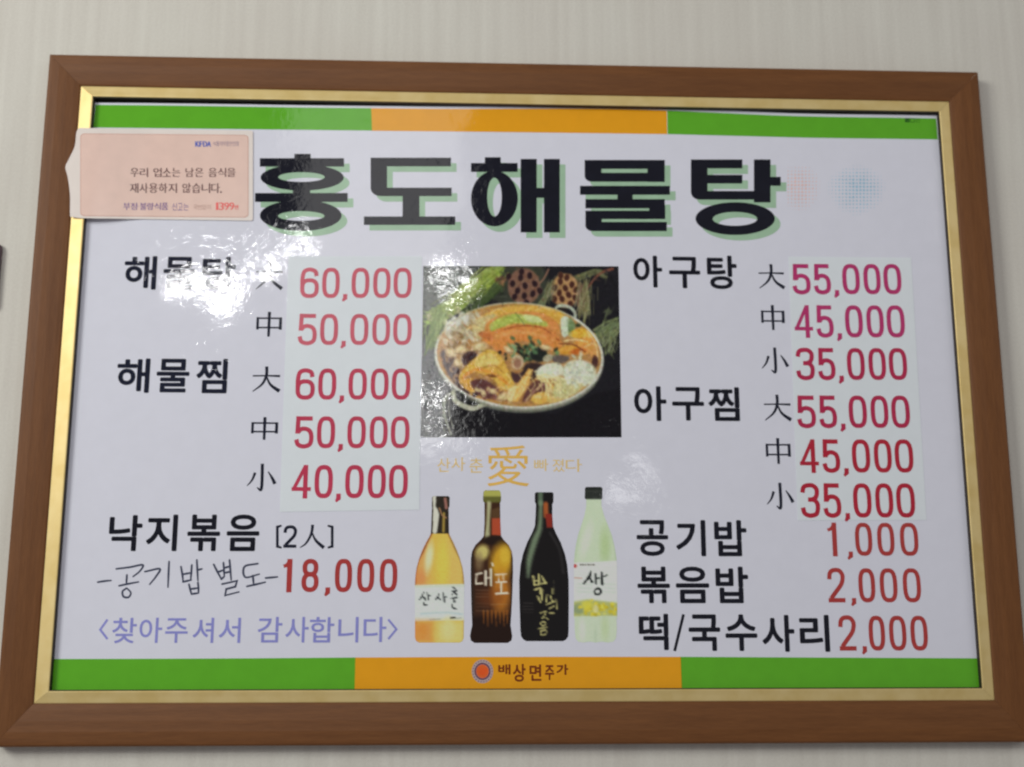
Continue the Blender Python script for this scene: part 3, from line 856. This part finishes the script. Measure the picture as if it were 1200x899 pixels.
# big yellow fold lower left
Fd.poly([(300, 500), (370, 455), (430, 480), (470, 550), (500, 620), (440, 650), (400, 600), (300, 560), (240, 610), (235, 570)], (214, 168, 62), 8)
Fd.poly([(320, 500), (380, 470), (430, 520), (380, 540), (310, 530)], (216, 188, 96), 12)
Fd.line([(250, 590), (310, 550), (400, 570), (470, 620)], 14, (222, 142, 48), 8)
Fd.line([(330, 545), (400, 530), (440, 560)], 6, (176, 118, 40), 6)
Fd.ell(390, 580, 24, 8, (120, 70, 30), 10, 6)
Fd.poly([(230, 610), (290, 590), (330, 640), (290, 660)], (218, 160, 60), 8)
Fd.poly([(285, 610), (360, 600), (440, 660), (420, 690), (340, 680)], (92, 50, 48), 9)
for _ in range(26):
    Fd.ell(rng.uniform(290, 430), rng.uniform(630, 690), 11, 8, [(212, 188, 128), (120, 66, 58), (196, 150, 74), (82, 50, 70)][rng.integers(4)], rng.uniform(0, 180), 6, .85)
# parsley and mushroom centre
for _ in range(70):
    x, y = rng.normal(565, 62), rng.normal(462, 26)
    Fd.ell(x, y, rng.uniform(8, 16), rng.uniform(5, 10), [(66, 104, 62), (128, 160, 112), (34, 48, 34), (92, 132, 84), (26, 30, 26)][rng.integers(5)], rng.uniform(0, 180), 6, .85)
Fd.ell(620, 480, 44, 34, (30, 34, 30), 0, 10); Fd.ell(600, 465, 16, 10, (82, 116, 74), 30, 6)
Fd.ell(515, 515, 30, 36, (190, 168, 128), 10, 6); Fd.ell(515, 520, 18, 24, (150, 104, 76), 0, 6)
Fd.poly([(480, 560), (520, 570), (560, 540), (545, 600), (500, 610)], (72, 44, 44), 8)
Fd.ell(665, 495, 26, 17, (168, 160, 128), -20, 6)
Fd.poly([(560, 520), (640, 530), (590, 600), (540, 580)], (52, 36, 34), 10)
Fd.poly([(700, 480), (770, 490), (740, 520), (690, 510)], (96, 84, 76), 8)
# baby corn, noodles, rice cake
Fd.poly([(570, 545), (592, 550), (570, 620), (515, 705), (480, 700), (500, 640)], (224, 170, 78), 6, smooth=False)
Fd.line([(582, 552), (545, 620), (500, 695)], 6, (236, 206, 140), 6, .8)
Fd.poly([(480, 640), (510, 630), (490, 700), (465, 690)], (214, 196, 130), 7)
Fd.poly([(590, 610), (650, 610), (650, 650), (560, 700), (540, 690)], (98, 56, 50), 8)
Fd.line([(640, 622), (590, 660), (555, 700)], 12, (150, 104, 86), 7)
for k in range(9):
    Fd.line([(600 + k * 9, 560 + k * 3), (680 + k * 8, 565 + k * 4), (700 + k * 9, 620), (690 + k * 8, 690)], 8, tuple(np.array((214, 206, 150)) + rng.uniform(-26, 18)), 5, .9)
Fd.poly([(605, 560), (650, 525), (720, 520), (740, 560), (690, 590), (620, 590)], (206, 214, 182), 10)
Fd.line([(660, 610), (690, 640), (695, 700)], 12, (222, 178, 80), 6)
Fd.ell(628, 686, 48, 28, (218, 172, 72), -8, 6); Fd.ell(615, 680, 20, 10, (228, 196, 118), 0, 8)
Fd.ell(700, 690, 40, 18, (208, 180, 100), -10, 8)
# white radish / rice mound right
Fd.ell(820, 565, 84, 62, (196, 202, 170), 10, 12)
Fd.ell(760, 640, 80, 40, (190, 184, 124), -20, 12)
for _ in range(90):
    x, y = rng.normal(815, 38), rng.normal(570, 32)
    if x > 886 or y > 640 or (x > 850 and y > 610): continue
    Fd.ell(x, y, rng.uniform(9, 17), rng.uniform(6, 10), tuple(np.array((204, 210, 184)) + rng.uniform(-18, 14)), rng.uniform(0, 180), 6, .8)
Fd.dabs(3000, lambda x, y: ((x - 524) / 395) ** 2 + ((y - 478) / 240) ** 2 < 1, 6, 13, .4)
c.dabs(1500, lambda x, y: y < 330 and (x < 455 or x > 840) and ((x - 524) / 415) ** 2 + ((y - 478) / 262) ** 2 > 1, 10, 26, .6)
for x, y, rx, ry, a_ in ((190, 470, 34, 22, 30), (235, 455, 30, 20, -20), (225, 520, 26, 18, 50), (330, 440, 40, 22, -10), (445, 680, 34, 18, -30), (395, 655, 22, 13, 20), (350, 662, 18, 12, 60), (655, 445, 30, 14, 10), (470, 455, 26, 14, 40)):
    c.ell(x, y, rx, ry, (198, 170, 116), a_, 8, .85); c.ell(x - 4, y - 4, rx * .55, ry * .5, (224, 204, 152), a_, 8, .8); c.line([(x - rx * .8, y + ry * .9), (x + rx * .7, y + ry)], 4, (96, 62, 44), 6, .6)
for k in range(12):
    x0, y0 = rng.uniform(455, 620), rng.uniform(560, 640); c.line([(x0, y0), (x0 + 18, y0 + 30), (x0 - 4, y0 + 62)], 6, (224, 200, 132), 5, .6)
def needles(p0, p1, n, spread, base, var, w=3):
    for _ in range(n):
        o1 = rng.normal(0, spread, 2); o2 = o1 + rng.normal(0, spread * .5, 2); t0 = rng.uniform(0, .6); t1 = t0 + rng.uniform(.25, .45)
        a = np.array(p0) * (1 - t0) + np.array(p1) * t0 + o1; b = np.array(p0) * (1 - t1) + np.array(p1) * t1 + o2
        if ((b[0] - 524) / 412) ** 2 + ((b[1] - 478) / 258) ** 2 < 1: continue
        c.line([tuple(a), tuple(b)], w, tuple(np.clip(np.array(base) + rng.uniform(-var, var), 5, 220)), 4, .8)
needles((430, 60), (110, 290), 130, 26, (140, 158, 66), 44)
needles((150, 250), (90, 440), 60, 22, (118, 138, 62), 36)
needles((440, 130), (230, 300), 50, 18, (66, 82, 42), 30)
needles((860, 110), (840, 310), 60, 20, (120, 116, 76), 40)
needles((690, 120), (640, 250), 40, 14, (112, 112, 78), 34)
needles((1010, 330), (930, 460), 70, 24, (112, 122, 78), 40)
for k in range(16):
    x0 = rng.uniform(600, 700); c.line([(x0, 590 + rng.uniform(-20, 20)), (x0 + 40, 600 + rng.uniform(-20, 30)), (x0 + rng.uniform(20, 70), 660 + rng.uniform(-20, 30))], 5, tuple(np.array((222, 206, 140)) + rng.uniform(-22, 14)), 4, .8)
for cx_, cy_ in ((300, 345), (340, 300), (420, 262), (640, 252), (880, 430), (430, 640)):
    c.line([(cx_ - 34, cy_ + 12), (cx_, cy_ - 6), (cx_ + 34, cy_ + 6)], 7, (230, 200, 130), 6, .6)
# rim redrawn over the food
T = np.linspace(0, 2 * math.pi, 60)
ca, sa = math.cos(math.radians(3.2)), math.sin(math.radians(3.2))
def rimpt(t, k=1.0): return (524 + 408 * k * math.cos(t) * ca - 253 * k * math.sin(t) * sa, 481 + 408 * k * math.cos(t) * sa + 253 * k * math.sin(t) * ca)
mask = np.hypot(((c.X - 524) * ca + (c.Y - 480) * sa) / 404, (-(c.X - 524) * sa + (c.Y - 480) * ca) / 250)
Fd.line([rimpt(t) for t in np.linspace(-.9, 3.35, 40)], 10, (196, 198, 180), 5)
Fd.line([rimpt(t) for t in np.linspace(3.35, 5.4, 24)], 6, (170, 160, 110), 5, .6)
Fd.line([rimpt(t, 1.03) for t in np.linspace(.5, 2.2, 24)], 12, (118, 120, 100), 8, .7)
c.C = .88 * c.C + .12 * c.C.mean(2, keepdims=True)
c.noise(4, 1); c.noise(6, 3); c.blur()
h, w = c.X.shape
TLp, TRp, BRp, BLp = (496, 311.7), (724.8, 312.2), (728.3, 512.6), (492.8, 512.6)
q = [P(*p) for p in (TLp, TRp, BRp, BLp)]
vv = []
for i in range(h):
    t = i / (h - 1)
    for j in range(w):
        s = j / (w - 1)
        vv.append(((1 - t) * ((1 - s) * q[0][0] + s * q[1][0]) + t * ((1 - s) * q[3][0] + s * q[2][0]),
                   (1 - t) * ((1 - s) * q[0][1] + s * q[1][1]) + t * ((1 - s) * q[3][1] + s * q[2][1]), D_TEXT))
ff = [(i * w + j, (i + 1) * w + j, (i + 1) * w + j + 1, i * w + j + 1) for i in range(h - 1) for j in range(w - 1)]
colour_mesh('stew_picture', vv, ff, c.C.reshape(-1, 3), PRINT, board)

# ---- bottle pictures: (canvas, silhouette rows) in local zoomed units
def bottle(canvas, org, sc, rows, name, label, lobes=False):
    ys = np.linspace(rows[0][0], rows[-1][0], 190)
    ry = [r[0] for r in rows]
    cx = np.interp(ys, ry, [r[1] for r in rows]); hw = np.interp(ys, ry, [r[2] for r in rows])
    ncol = 34
    verts, cols, faces = [], [], []
    for y, c0, h_ in zip(ys, cx, hw):
        for u in np.linspace(-1, 1, ncol):
            x = c0 + u * h_
            yy = y
            if lobes and y > rows[-1][0] - 22: yy = y - 5 * abs(math.sin(u * 4.5)) * (y - rows[-1][0] + 22) / 22
            p = P(org[0] + x / sc, org[1] + yy / sc)
            verts.append((p[0], p[1], D_TEXT)); cols.append(canvas.sample(x, y))
    for i in range(len(ys) - 1):
        for j in range(ncol - 1):
            faces.append((i * ncol + j, (i + 1) * ncol + j, (i + 1) * ncol + j + 1, i * ncol + j + 1))
    colour_mesh(name, verts, faces, cols, PRINT, board, label)

# amber bottle
c = Canvas(20, 50, 312, 872, 3, (222, 182, 82))
c.poly([(20, 240), (110, 240), (110, 560), (20, 560)], (228, 164, 92), 60, smooth=False)
c.poly([(210, 300), (320, 300), (320, 560), (210, 560)], (214, 182, 96), 40, smooth=False)
c.line([(120, 262), (80, 350), (42, 430), (32, 545), (36, 860)], 13, (128, 76, 44), 10, .8)
c.line([(215, 262), (255, 350), (290, 430), (300, 545), (298, 860)], 9, (128, 92, 50), 9, .8)
c.ell(108, 395, 20, 74, (240, 220, 178), 8, 22, .9)
c.ell(185, 430, 34, 120, (228, 200, 84), 0, 30, .7)
c.ell(60, 510, 26, 50, (232, 138, 82), 0, 22, .7)
c.poly([(20, 548), (310, 542), (310, 742), (20, 748)], (206, 214, 206), 4, smooth=False)
c.poly([(20, 548), (310, 542), (310, 556), (20, 562)], (196, 206, 176), 8, .6, smooth=False)
c.poly([(20, 748), (130, 748), (130, 870), (20, 870)], (222, 150, 76), 50, smooth=False)
c.poly([(150, 748), (310, 748), (310, 870), (150, 870)], (212, 198, 118), 50, smooth=False)
c.ell(215, 790, 36, 60, (218, 206, 140), 0, 30, .8); c.ell(70, 800, 24, 40, (232, 142, 62), 0, 20, .8)
c.poly([(110, 50), (230, 50), (225, 262), (110, 262)], (44, 38, 30), 4, smooth=False)
c.line([(138, 60), (136, 110), (146, 150), (140, 250)], [20, 14, 34, 26], (206, 206, 190), 9)
c.line([(196, 70), (204, 120)], 16, (150, 104, 92), 8); c.line([(190, 150), (188, 250)], 14, (156, 132, 60), 9)
c.line([(165, 120), (180, 160), (205, 175)], 7, (160, 120, 84), 5)
INK = (44, 46, 50)
for s, w_ in (([(80, 585), (68, 612), (54, 628)], [3, 7, 4]), ([(70, 606), (84, 622), (90, 634)], [3, 7, 4]), ([(98, 588), (104, 626)], [4, 8]), ([(104, 606), (114, 606)], 5), ([(78, 646), (84, 658), (98, 656)], [5, 7, 4]),
              ([(162, 596), (152, 618), (142, 630)], [3, 6, 3]), ([(154, 612), (170, 628)], [3, 7]), ([(186, 590), (192, 640)], [4, 8]), ([(192, 615), (206, 612)], 5),
              ([(240, 560), (252, 566)], 6), ([(234, 582), (262, 578)], 5), ([(248, 582), (236, 602)], 4), ([(250, 586), (262, 602)], 6), ([(230, 622), (264, 616)], 5), ([(248, 622), (248, 642)], 6), ([(234, 654), (240, 672), (258, 680)], [5, 7, 4])):
    c.line(s, np.multiply(w_, 1.35), INK, 4)
c.line([(60, 706), (200, 700), (290, 708)], 8, (168, 190, 196), 8, .7); c.line([(230, 730), (250, 728)], 10, (70, 66, 54), 4); c.line([(110, 738), (175, 736)], 3, (150, 150, 140), 4); c.line([(256, 732), (286, 730)], 4, (110, 110, 100), 4)
c.noise(3); c.blur()
bottle(c, (480, 570), 4.73, [(54, 174, 40), (60, 173, 49), (112, 172, 49), (118, 170, 46), (258, 168, 50), (275, 168, 56), (310, 167, 75), (350, 166, 94), (400, 166, 113), (450, 166, 127), (500, 166, 134), (545, 166, 137), (840, 165, 135), (858, 165, 128), (866, 165, 112)], 'bottle_picture', 'amber bottle with white label, leftmost of the printed bottles')

# brown bottle
c = Canvas(325, 15, 590, 880, 3, (58, 34, 20))
c.poly([(410, 20), (510, 20), (512, 60), (408, 60)], (168, 168, 84), 5, smooth=False)
c.poly([(405, 56), (512, 56), (512, 90), (405, 90)], (96, 96, 44), 8, smooth=False)
c.line([(440, 95), (436, 180), (430, 285)], [24, 20, 26], (182, 184, 140), 14, .9)
c.poly([(455, 175), (508, 175), (508, 272), (455, 268)], (168, 72, 44), 8, smooth=False); c.poly([(455, 130), (508, 110), (508, 176), (455, 178)], (84, 60, 36), 10, smooth=False)
c.ell(470, 300, 70, 26, (34, 22, 16), 0, 14)
c.ell(508, 420, 58, 100, (196, 150, 40), 6, 40); c.ell(530, 380, 30, 50, (212, 178, 58), 0, 22, .8)
c.ell(402, 368, 36, 44, (202, 190, 112), 25, 24, .95); c.ell(385, 420, 22, 50, (132, 112, 80), 0, 22, .7)
c.ell(505, 590, 52, 110, (186, 118, 38), 0, 40, .9)
c.ell(455, 620, 70, 50, (120, 62, 26), 0, 40, .5)
c.line([(345, 380), (348, 800)], 20, (44, 34, 26), 14); c.line([(570, 380), (566, 800)], 12, (48, 34, 20), 10)
c.poly([(330, 720), (590, 720), (590, 880), (330, 880)], (34, 20, 14), 30, smooth=False)
for k, x in enumerate((410, 432, 455, 478, 500, 522, 540)):
    c.line([(x, 690), (x + 1, 760 + 14 * (k % 2))], [11, 3], (150, 88, 30), 8, .85); c.line([(x + 11, 700), (x + 11, 770)], [3, 9], (34, 20, 14), 5, .8)
WHT = (222, 212, 190)
for s, w_ in (([(372, 488), (368, 540)], 8), ([(370, 488), (400, 482)], 8), ([(370, 540), (404, 536)], 8), ([(422, 470), (422, 545)], 9), ([(422, 508), (448, 506)], 7), ([(450, 460), (452, 548)], 10), ([(456, 425), (462, 440)], 8),
              ([(478, 490), (536, 486)], 6), ([(492, 492), (494, 528)], 5), ([(520, 492), (520, 528)], 5), ([(480, 532), (538, 528)], 6), ([(508, 534), (508, 588)], 8), ([(478, 596), (544, 590)], 9)):
    c.line(s, np.multiply(w_, 1.2), WHT, 5)
for y in (575, 595, 612, 650, 668, 690): c.line([(368, y), (440, y + 1)], 3, (122, 96, 76), 5, .6)
c.line([(450, 655), (540, 652)], 3, (160, 130, 90), 5, .6)
c.noise(3); c.blur()
bottle(c, (480, 570), 4.73, [(22, 457, 38), (30, 457, 47), (60, 457, 50), (84, 457, 49), (90, 458, 43), (200, 459, 44), (275, 459, 48), (295, 458, 62), (325, 457, 92), (360, 456, 110), (400, 456, 116), (480, 456, 117), (600, 455, 114), (700, 454, 110), (770, 453, 106), (800, 452, 112), (830, 452, 117), (855, 452, 112), (868, 452, 92)], 'bottle_picture', 'brown glowing bottle with white writing, second of the printed bottles')

# black bottle
c = Canvas(30, 70, 312, 870, 3, (22, 20, 20))
c.line([(150, 80), (150, 135)], 26, (104, 126, 100), 12, .8)
c.line([(152, 130), (146, 260), (120, 330), (92, 430), (84, 520)], [18, 26, 34, 30, 12], (122, 142, 112), 20, .85)
c.line([(178, 140), (180, 200)], 26, (176, 92, 44), 12, .9); c.poly([(175, 190), (214, 190), (214, 262), (182, 262)], (132, 42, 30), 8, smooth=False)
c.line([(200, 290), (250, 380), (270, 500)], 10, (60, 58, 58), 12, .6)
GD = (190, 184, 120)
for s, w_ in (([(112, 520), (116, 560)], 9), ([(114, 545), (140, 540)], 6), ([(142, 510), (142, 560)], 9), ([(116, 566), (182, 552)], 7), ([(158, 520), (176, 555)], 8), ([(120, 590), (150, 580), (148, 610)], 8), ([(160, 590), (156, 640)], 8), ([(135, 625), (150, 655)], 8),
              ([(185, 615), (180, 655)], 7), ([(200, 620), (215, 655)], 7), ([(180, 668), (225, 650)], 6), ([(215, 585), (215, 610)], 5), ([(232, 640), (236, 690)], 6), ([(195, 690), (220, 675)], 6), ([(200, 712), (220, 712)], 7),
              ([(150, 712), (180, 706), (160, 740)], 6), ([(176, 735), (190, 745)], 5), ([(150, 765), (168, 758), (178, 770), (162, 780), (150, 768)], 6), ([(138, 796), (184, 786)], 6), ([(152, 806), (178, 802), (176, 824), (152, 826), (152, 806)], 6)):
    c.line(s, np.multiply(w_, 1.15), GD, 5)
for y in (540, 570): c.line([(222, y), (222, y + 18)], 4, (130, 126, 92), 4, .7)
for y in (660, 676, 692, 708): c.line([(58, y), (110, y + 1)], 3, (86, 80, 76), 5, .6)
c.noise(3); c.blur()
bottle(c, (600, 560), 4.493, [(76, 170, 42), (82, 169, 49), (128, 169, 49), (138, 169, 43), (200, 168, 44), (255, 168, 48), (290, 168, 62), (340, 168, 88), (400, 168, 110), (460, 168, 123), (540, 168, 130), (640, 169, 130), (800, 171, 127), (835, 172, 124), (852, 172, 112), (860, 172, 96)], 'bottle_picture', 'black bottle with gold writing, third of the printed bottles')

# pale plastic bottle
c = Canvas(312, 40, 565, 878, 3, (194, 210, 180))
c.poly([(375, 45), (480, 45), (480, 112), (375, 112)], (38, 42, 38), 3, smooth=False)
for x in range(385, 475, 11): c.line([(x, 75), (x, 108)], 2.5, (66, 70, 62), 3, .7)
c.line([(385, 70), (472, 70)], 4, (70, 74, 66), 4, .7)
c.ell(490, 360, 26, 90, (172, 196, 140), 0, 30, .8); c.ell(390, 330, 24, 90, (208, 218, 200), 15, 26, .8)
c.line([(386, 130), (345, 330), (330, 440)], 10, (176, 194, 164), 12, .7); c.line([(472, 130), (535, 330), (550, 440)], 9, (166, 188, 150), 10, .7)
c.poly([(312, 448), (565, 436), (565, 728), (312, 732)], (208, 216, 206), 4, smooth=False)
c.poly([(312, 655), (400, 640), (565, 660), (565, 728), (312, 732)], (176, 182, 110), 14, smooth=False)
c.ell(350, 690, 30, 26, (142, 158, 116), 0, 14)
for _ in range(60):
    c.ell(rng.normal(450, 52), rng.normal(692, 18), 10, 7, tuple(np.array((206, 192, 60)) + rng.uniform(-26, 26)), rng.uniform(0, 180), 6, .8)
c.ell(395, 670, 30, 22, (214, 206, 74), 0, 14, .8); c.ell(440, 690, 14, 22, (222, 222, 196), 0, 10, .6)
c.ell(331, 464, 9, 9, (186, 52, 48), 0, 4)
for x in (362, 376, 390, 404, 418, 430): c.ell(x, 458, 4.5, 4.5, (84, 70, 66), 0, 4, .9)
c.line([(325, 525), (365, 530)], 6, (190, 130, 120), 6, .7)
for y in (560, 580, 600): c.line([(350, y), (420, y + 2)], 5, (168, 182, 170), 8, .5); c.line([(490, y), (540, y + 2)], 5, (178, 188, 178), 8, .5)
for s, w_ in (([(416, 492), (404, 525), (378, 556)], [5, 11, 6]), ([(404, 520), (422, 548)], [5, 9]), ([(440, 508), (442, 556)], [8, 9]), ([(442, 532), (460, 528)], 6), ([(472, 500), (474, 556), (482, 560)], [7, 10, 4]), ([(484, 520), (500, 512)], 5),
              ([(452, 582), (436, 592), (438, 610), (456, 614), (468, 600), (462, 586), (452, 582)], [6, 9, 8])):
    c.line(s, np.multiply(w_, 1.35), (26, 28, 30), 4)
c.poly([(312, 732), (565, 728), (565, 878), (312, 878)], (196, 210, 184), 6, smooth=False)
c.ell(490, 790, 20, 70, (186, 204, 160), 0, 22, .8); c.ell(370, 800, 18, 60, (208, 218, 202), 0, 18, .8); c.ell(440, 830, 7, 40, (178, 196, 168), 0, 9, .7)
c.noise(2.5); c.blur()
bottle(c, (600, 560), 4.493, [(48, 430, 38), (54, 430, 46), (110, 429, 46), (114, 430, 39), (150, 431, 40), (200, 433, 52), (250, 435, 70), (300, 436, 88), (350, 437, 100), (400, 438, 108), (450, 439, 113), (600, 440, 114), (735, 440, 114), (745, 440, 110), (800, 441, 111), (845, 441, 106), (868, 441, 92)], 'bottle_picture', 'pale plastic bottle with black cap, rightmost of the printed bottles', lobes=True)

# ------------------------------------------------------------------ notice sticker, bridging the gold trim and the sheet
CREAM = ink('cream_sticker_vinyl', (206, 197, 190), coat=.7, rough=.25, amount=.02, crinkle=.4)
PINK = ink('pink_sticker_print', (206, 178, 166), coat=.7, rough=.25, amount=.03, crinkle=.4)
def bend(u):
    a, b = I[0] + .003, I[0] + .078
    t = min(1, max(0, (u - a) / (b - a)))
    return .0192 + (.0112 - .0192) * (3 * t * t - 2 * t ** 3)
def K(x, y):
    """sticker point: walk the ray to the bent surface"""
    X, Y = 60 + x / 4.8, 130 + y / 4.8
    d = .012
    for _ in range(6):
        u, v = px(X, Y, d); d = bend(u)
    return u, v, d
def bent_sheet(name, outline, lift, mat, parent, label=None, nx=70, ny=24, skew=0.0):
    """fill an outline given in sticker units with a bent grid cut row by row"""
    o = [np.array(p, float) for p in outline]
    y0, y1 = min(p[1] for p in o), max(p[1] for p in o)
    verts, faces = [], []
    rows = np.linspace(y0 + .01, y1 - .01, ny)
    for y in rows:
        xs = []
        for i in range(len(o)):
            a, b = o[i], o[(i + 1) % len(o)]
            if (a[1] > y) != (b[1] > y): xs.append(a[0] + (b[0] - a[0]) * (y - a[1]) / (b[1] - a[1]))
        xa, xb = min(xs), max(xs)
        for t in np.linspace(0, 1, nx):
            xx = xa + (xb - xa) * t
            u, v, d = K(xx, y + skew * (xx - 150))
            verts.append((u, v, d + lift))
    for i in range(ny - 1):
        for j in range(nx - 1):
            faces.append((i * nx + j, (i + 1) * nx + j, (i + 1) * nx + j + 1, i * nx + j + 1))
    return mesh_obj(name, verts, faces, mat, parent, label, smooth=True)
u0, v0, d0 = K(600, 620)
sticker = thing('notice_sticker', 'pink and cream notice sticker stuck over the gold trim at the upper left', 'sticker', (u0, v0, d0))
die = [(1128, 96), (1135, 103), (1135, 596), (1128, 603)] + [tuple(p) for p in spline([(160, 603), (118, 601), (106, 585), (106, 480), (94, 380), (80, 318), (98, 274), (132, 200), (142, 120), (158, 96)], 8)]
bent_sheet('sticker_base', die, .0, CREAM, sticker, ny=80, skew=.0150)
def rrect(x0, y0, x1, y1, r, sk=0):
    out = []
    for cx, cy, a0 in ((x1 - r, y0 + r, -90), (x1 - r, y1 - r, 0), (x0 + r, y1 - r, 90), (x0 + r, y0 + r, 180)):
        for a in np.linspace(a0, a0 + 90, 6):
            out.append((cx + r * math.cos(math.radians(a)), cy + r * math.sin(math.radians(a)) + sk * (cx - x0) / (x1 - x0)))
    return out
bent_sheet('card_border', rrect(164, 127, 1110, 592, 20), .00012, ink('sticker_rule_ink', (188, 146, 132), coat=.7, rough=.25, crinkle=.4), sticker, ny=70, skew=.009)
bent_sheet('card_print', rrect(168, 131, 1106, 588, 18), .00024, PINK, sticker, ny=70, skew=.009)
def stext(name, glyphs, mat, offset=0.0):
    F = Flat(0)
    glyphs = [g for g in glyphs if offset == 0] or [(c_, a + dx, b, c2 + dx, d2, z_) for z_, dx in enumerate((-offset * 60, offset * 60)) for c_, a, b, c2, d2 in glyphs]
    for g in glyphs:
        ch, x0, y0, x1, y1 = g[:5]; zz = g[5] * 2e-5 if len(g) > 5 else 0
        v, f = glyph(ch, 0.0)
        xs = [a[0] for a in v]; ys = [a[1] for a in v]
        a0, a1, b0, b1 = min(xs), max(xs), min(ys), max(ys); n = len(F.v)
        for a in v:
            s = (a[0] - a0) / (a1 - a0 + 1e-9); t = (a[1] - b0) / (b1 - b0 + 1e-9)
            u, w_, d = K(x0 + s * (x1 - x0), y1 + t * (y0 - y1))
            F.v.append((u, w_, d + .0004 + zz))
        F.f += [tuple(n + i for i in p) for p in f]
    F.make(name, mat, sticker)
def si(n, c_): return ink(n, c_, coat=.7, rough=.25, crinkle=.4)
SB = si('sticker_brown_ink', (104, 74, 72))
stext('notice_lettering', line('우리 업소는 남은 음식을', 443, 1040, 322, 372, .14), SB, .022)
stext('notice_lettering', line('재사용하지 않습니다.', 440, 968, 408, 462, .14), SB, .022)
stext('hotline_lettering', line('부정·불량식품', 405, 660, 518, 558), si('sticker_purple_ink', (112, 82, 132)), .015)
stext('hotline_lettering', line('신고는', 678, 775, 520, 560), si('sticker_purple_ink', (112, 82, 132)))
stext('hotline_lettering', line('국번없이', 798, 900, 528, 556), si('sticker_tan_ink', (172, 138, 126)))
stext('hotline_number', [(ch, 916 + 29 * i + (12 if ch == '1' else 0), 516, 942 + 29 * i - (2 if ch == '1' else 0), 558) for i, ch in enumerate('1399')] + [('번', 1034, 530, 1052, 556)], si('sticker_red_ink', (222, 96, 92)), .02)
stext('agency_logo', [(ch, 812 + 22 * i, 172, 832 + 22 * i, 202) for i, ch in enumerate('KFDA')], si('sticker_blue_ink', (66, 88, 168)), .03)
stext('agency_lettering', line('식품의약품안전청', 910, 1056, 172, 198), si('sticker_grey_ink', (130, 112, 134)), .0)

# ------------------------------------------------------------------ dark fixture cut by the left edge of the photograph
m_, nt_, b_ = new_mat('dark_plum_plastic')
mottled(nt_, b_, alb((84, 68, 78)), .15, 120); b_.inputs['Roughness'].default_value = .45
fix = thing('wall_fixture', 'dark plum rectangular fixture on the wall left of the menu board, mostly out of view', 'wall fixture', (-.80, -.0, 0))
xr, yt = px(.4, 284, .009); _, yb = px(.4, 361, .009)
def rbox(name, u0, v0, u1, v1, d0, d1, r, parent):
    verts, faces = [], []
    prof = [(0, d0), (0, d1 - r), (r * .3, d1 - r * .3), (r, d1)]
    for ins, d in prof:
        for cx, cy, a0 in ((u1, v1, 0), (u0, v1, 90), (u0, v0, 180), (u1, v0, 270)):
            for a in np.linspace(a0, a0 + 90, 5):
                R_ = .006
                sx = 1 if cx == u1 else -1; sy = 1 if cy == v1 else -1
                verts.append((cx - sx * (R_ + ins) + R_ * math.cos(math.radians(a)), cy - sy * (R_ + ins) + R_ * math.sin(math.radians(a)), d))
    n = 20
    for k in range(3):
        for i in range(n):
            faces.append((k * n + i, k * n + (i + 1) % n, (k + 1) * n + (i + 1) % n, (k + 1) * n + i))
    faces.append(tuple(3 * n + i for i in range(n)))
    return mesh_obj(name, verts, faces, m_, parent)
rbox('fixture_body', xr - .12, yb, xr, yt, .0005, .009, .003, fix)
rbox('fixture_cover', xr - .105, yb + .012, xr - .015, yt - .012, .0088, .012, .002, fix)
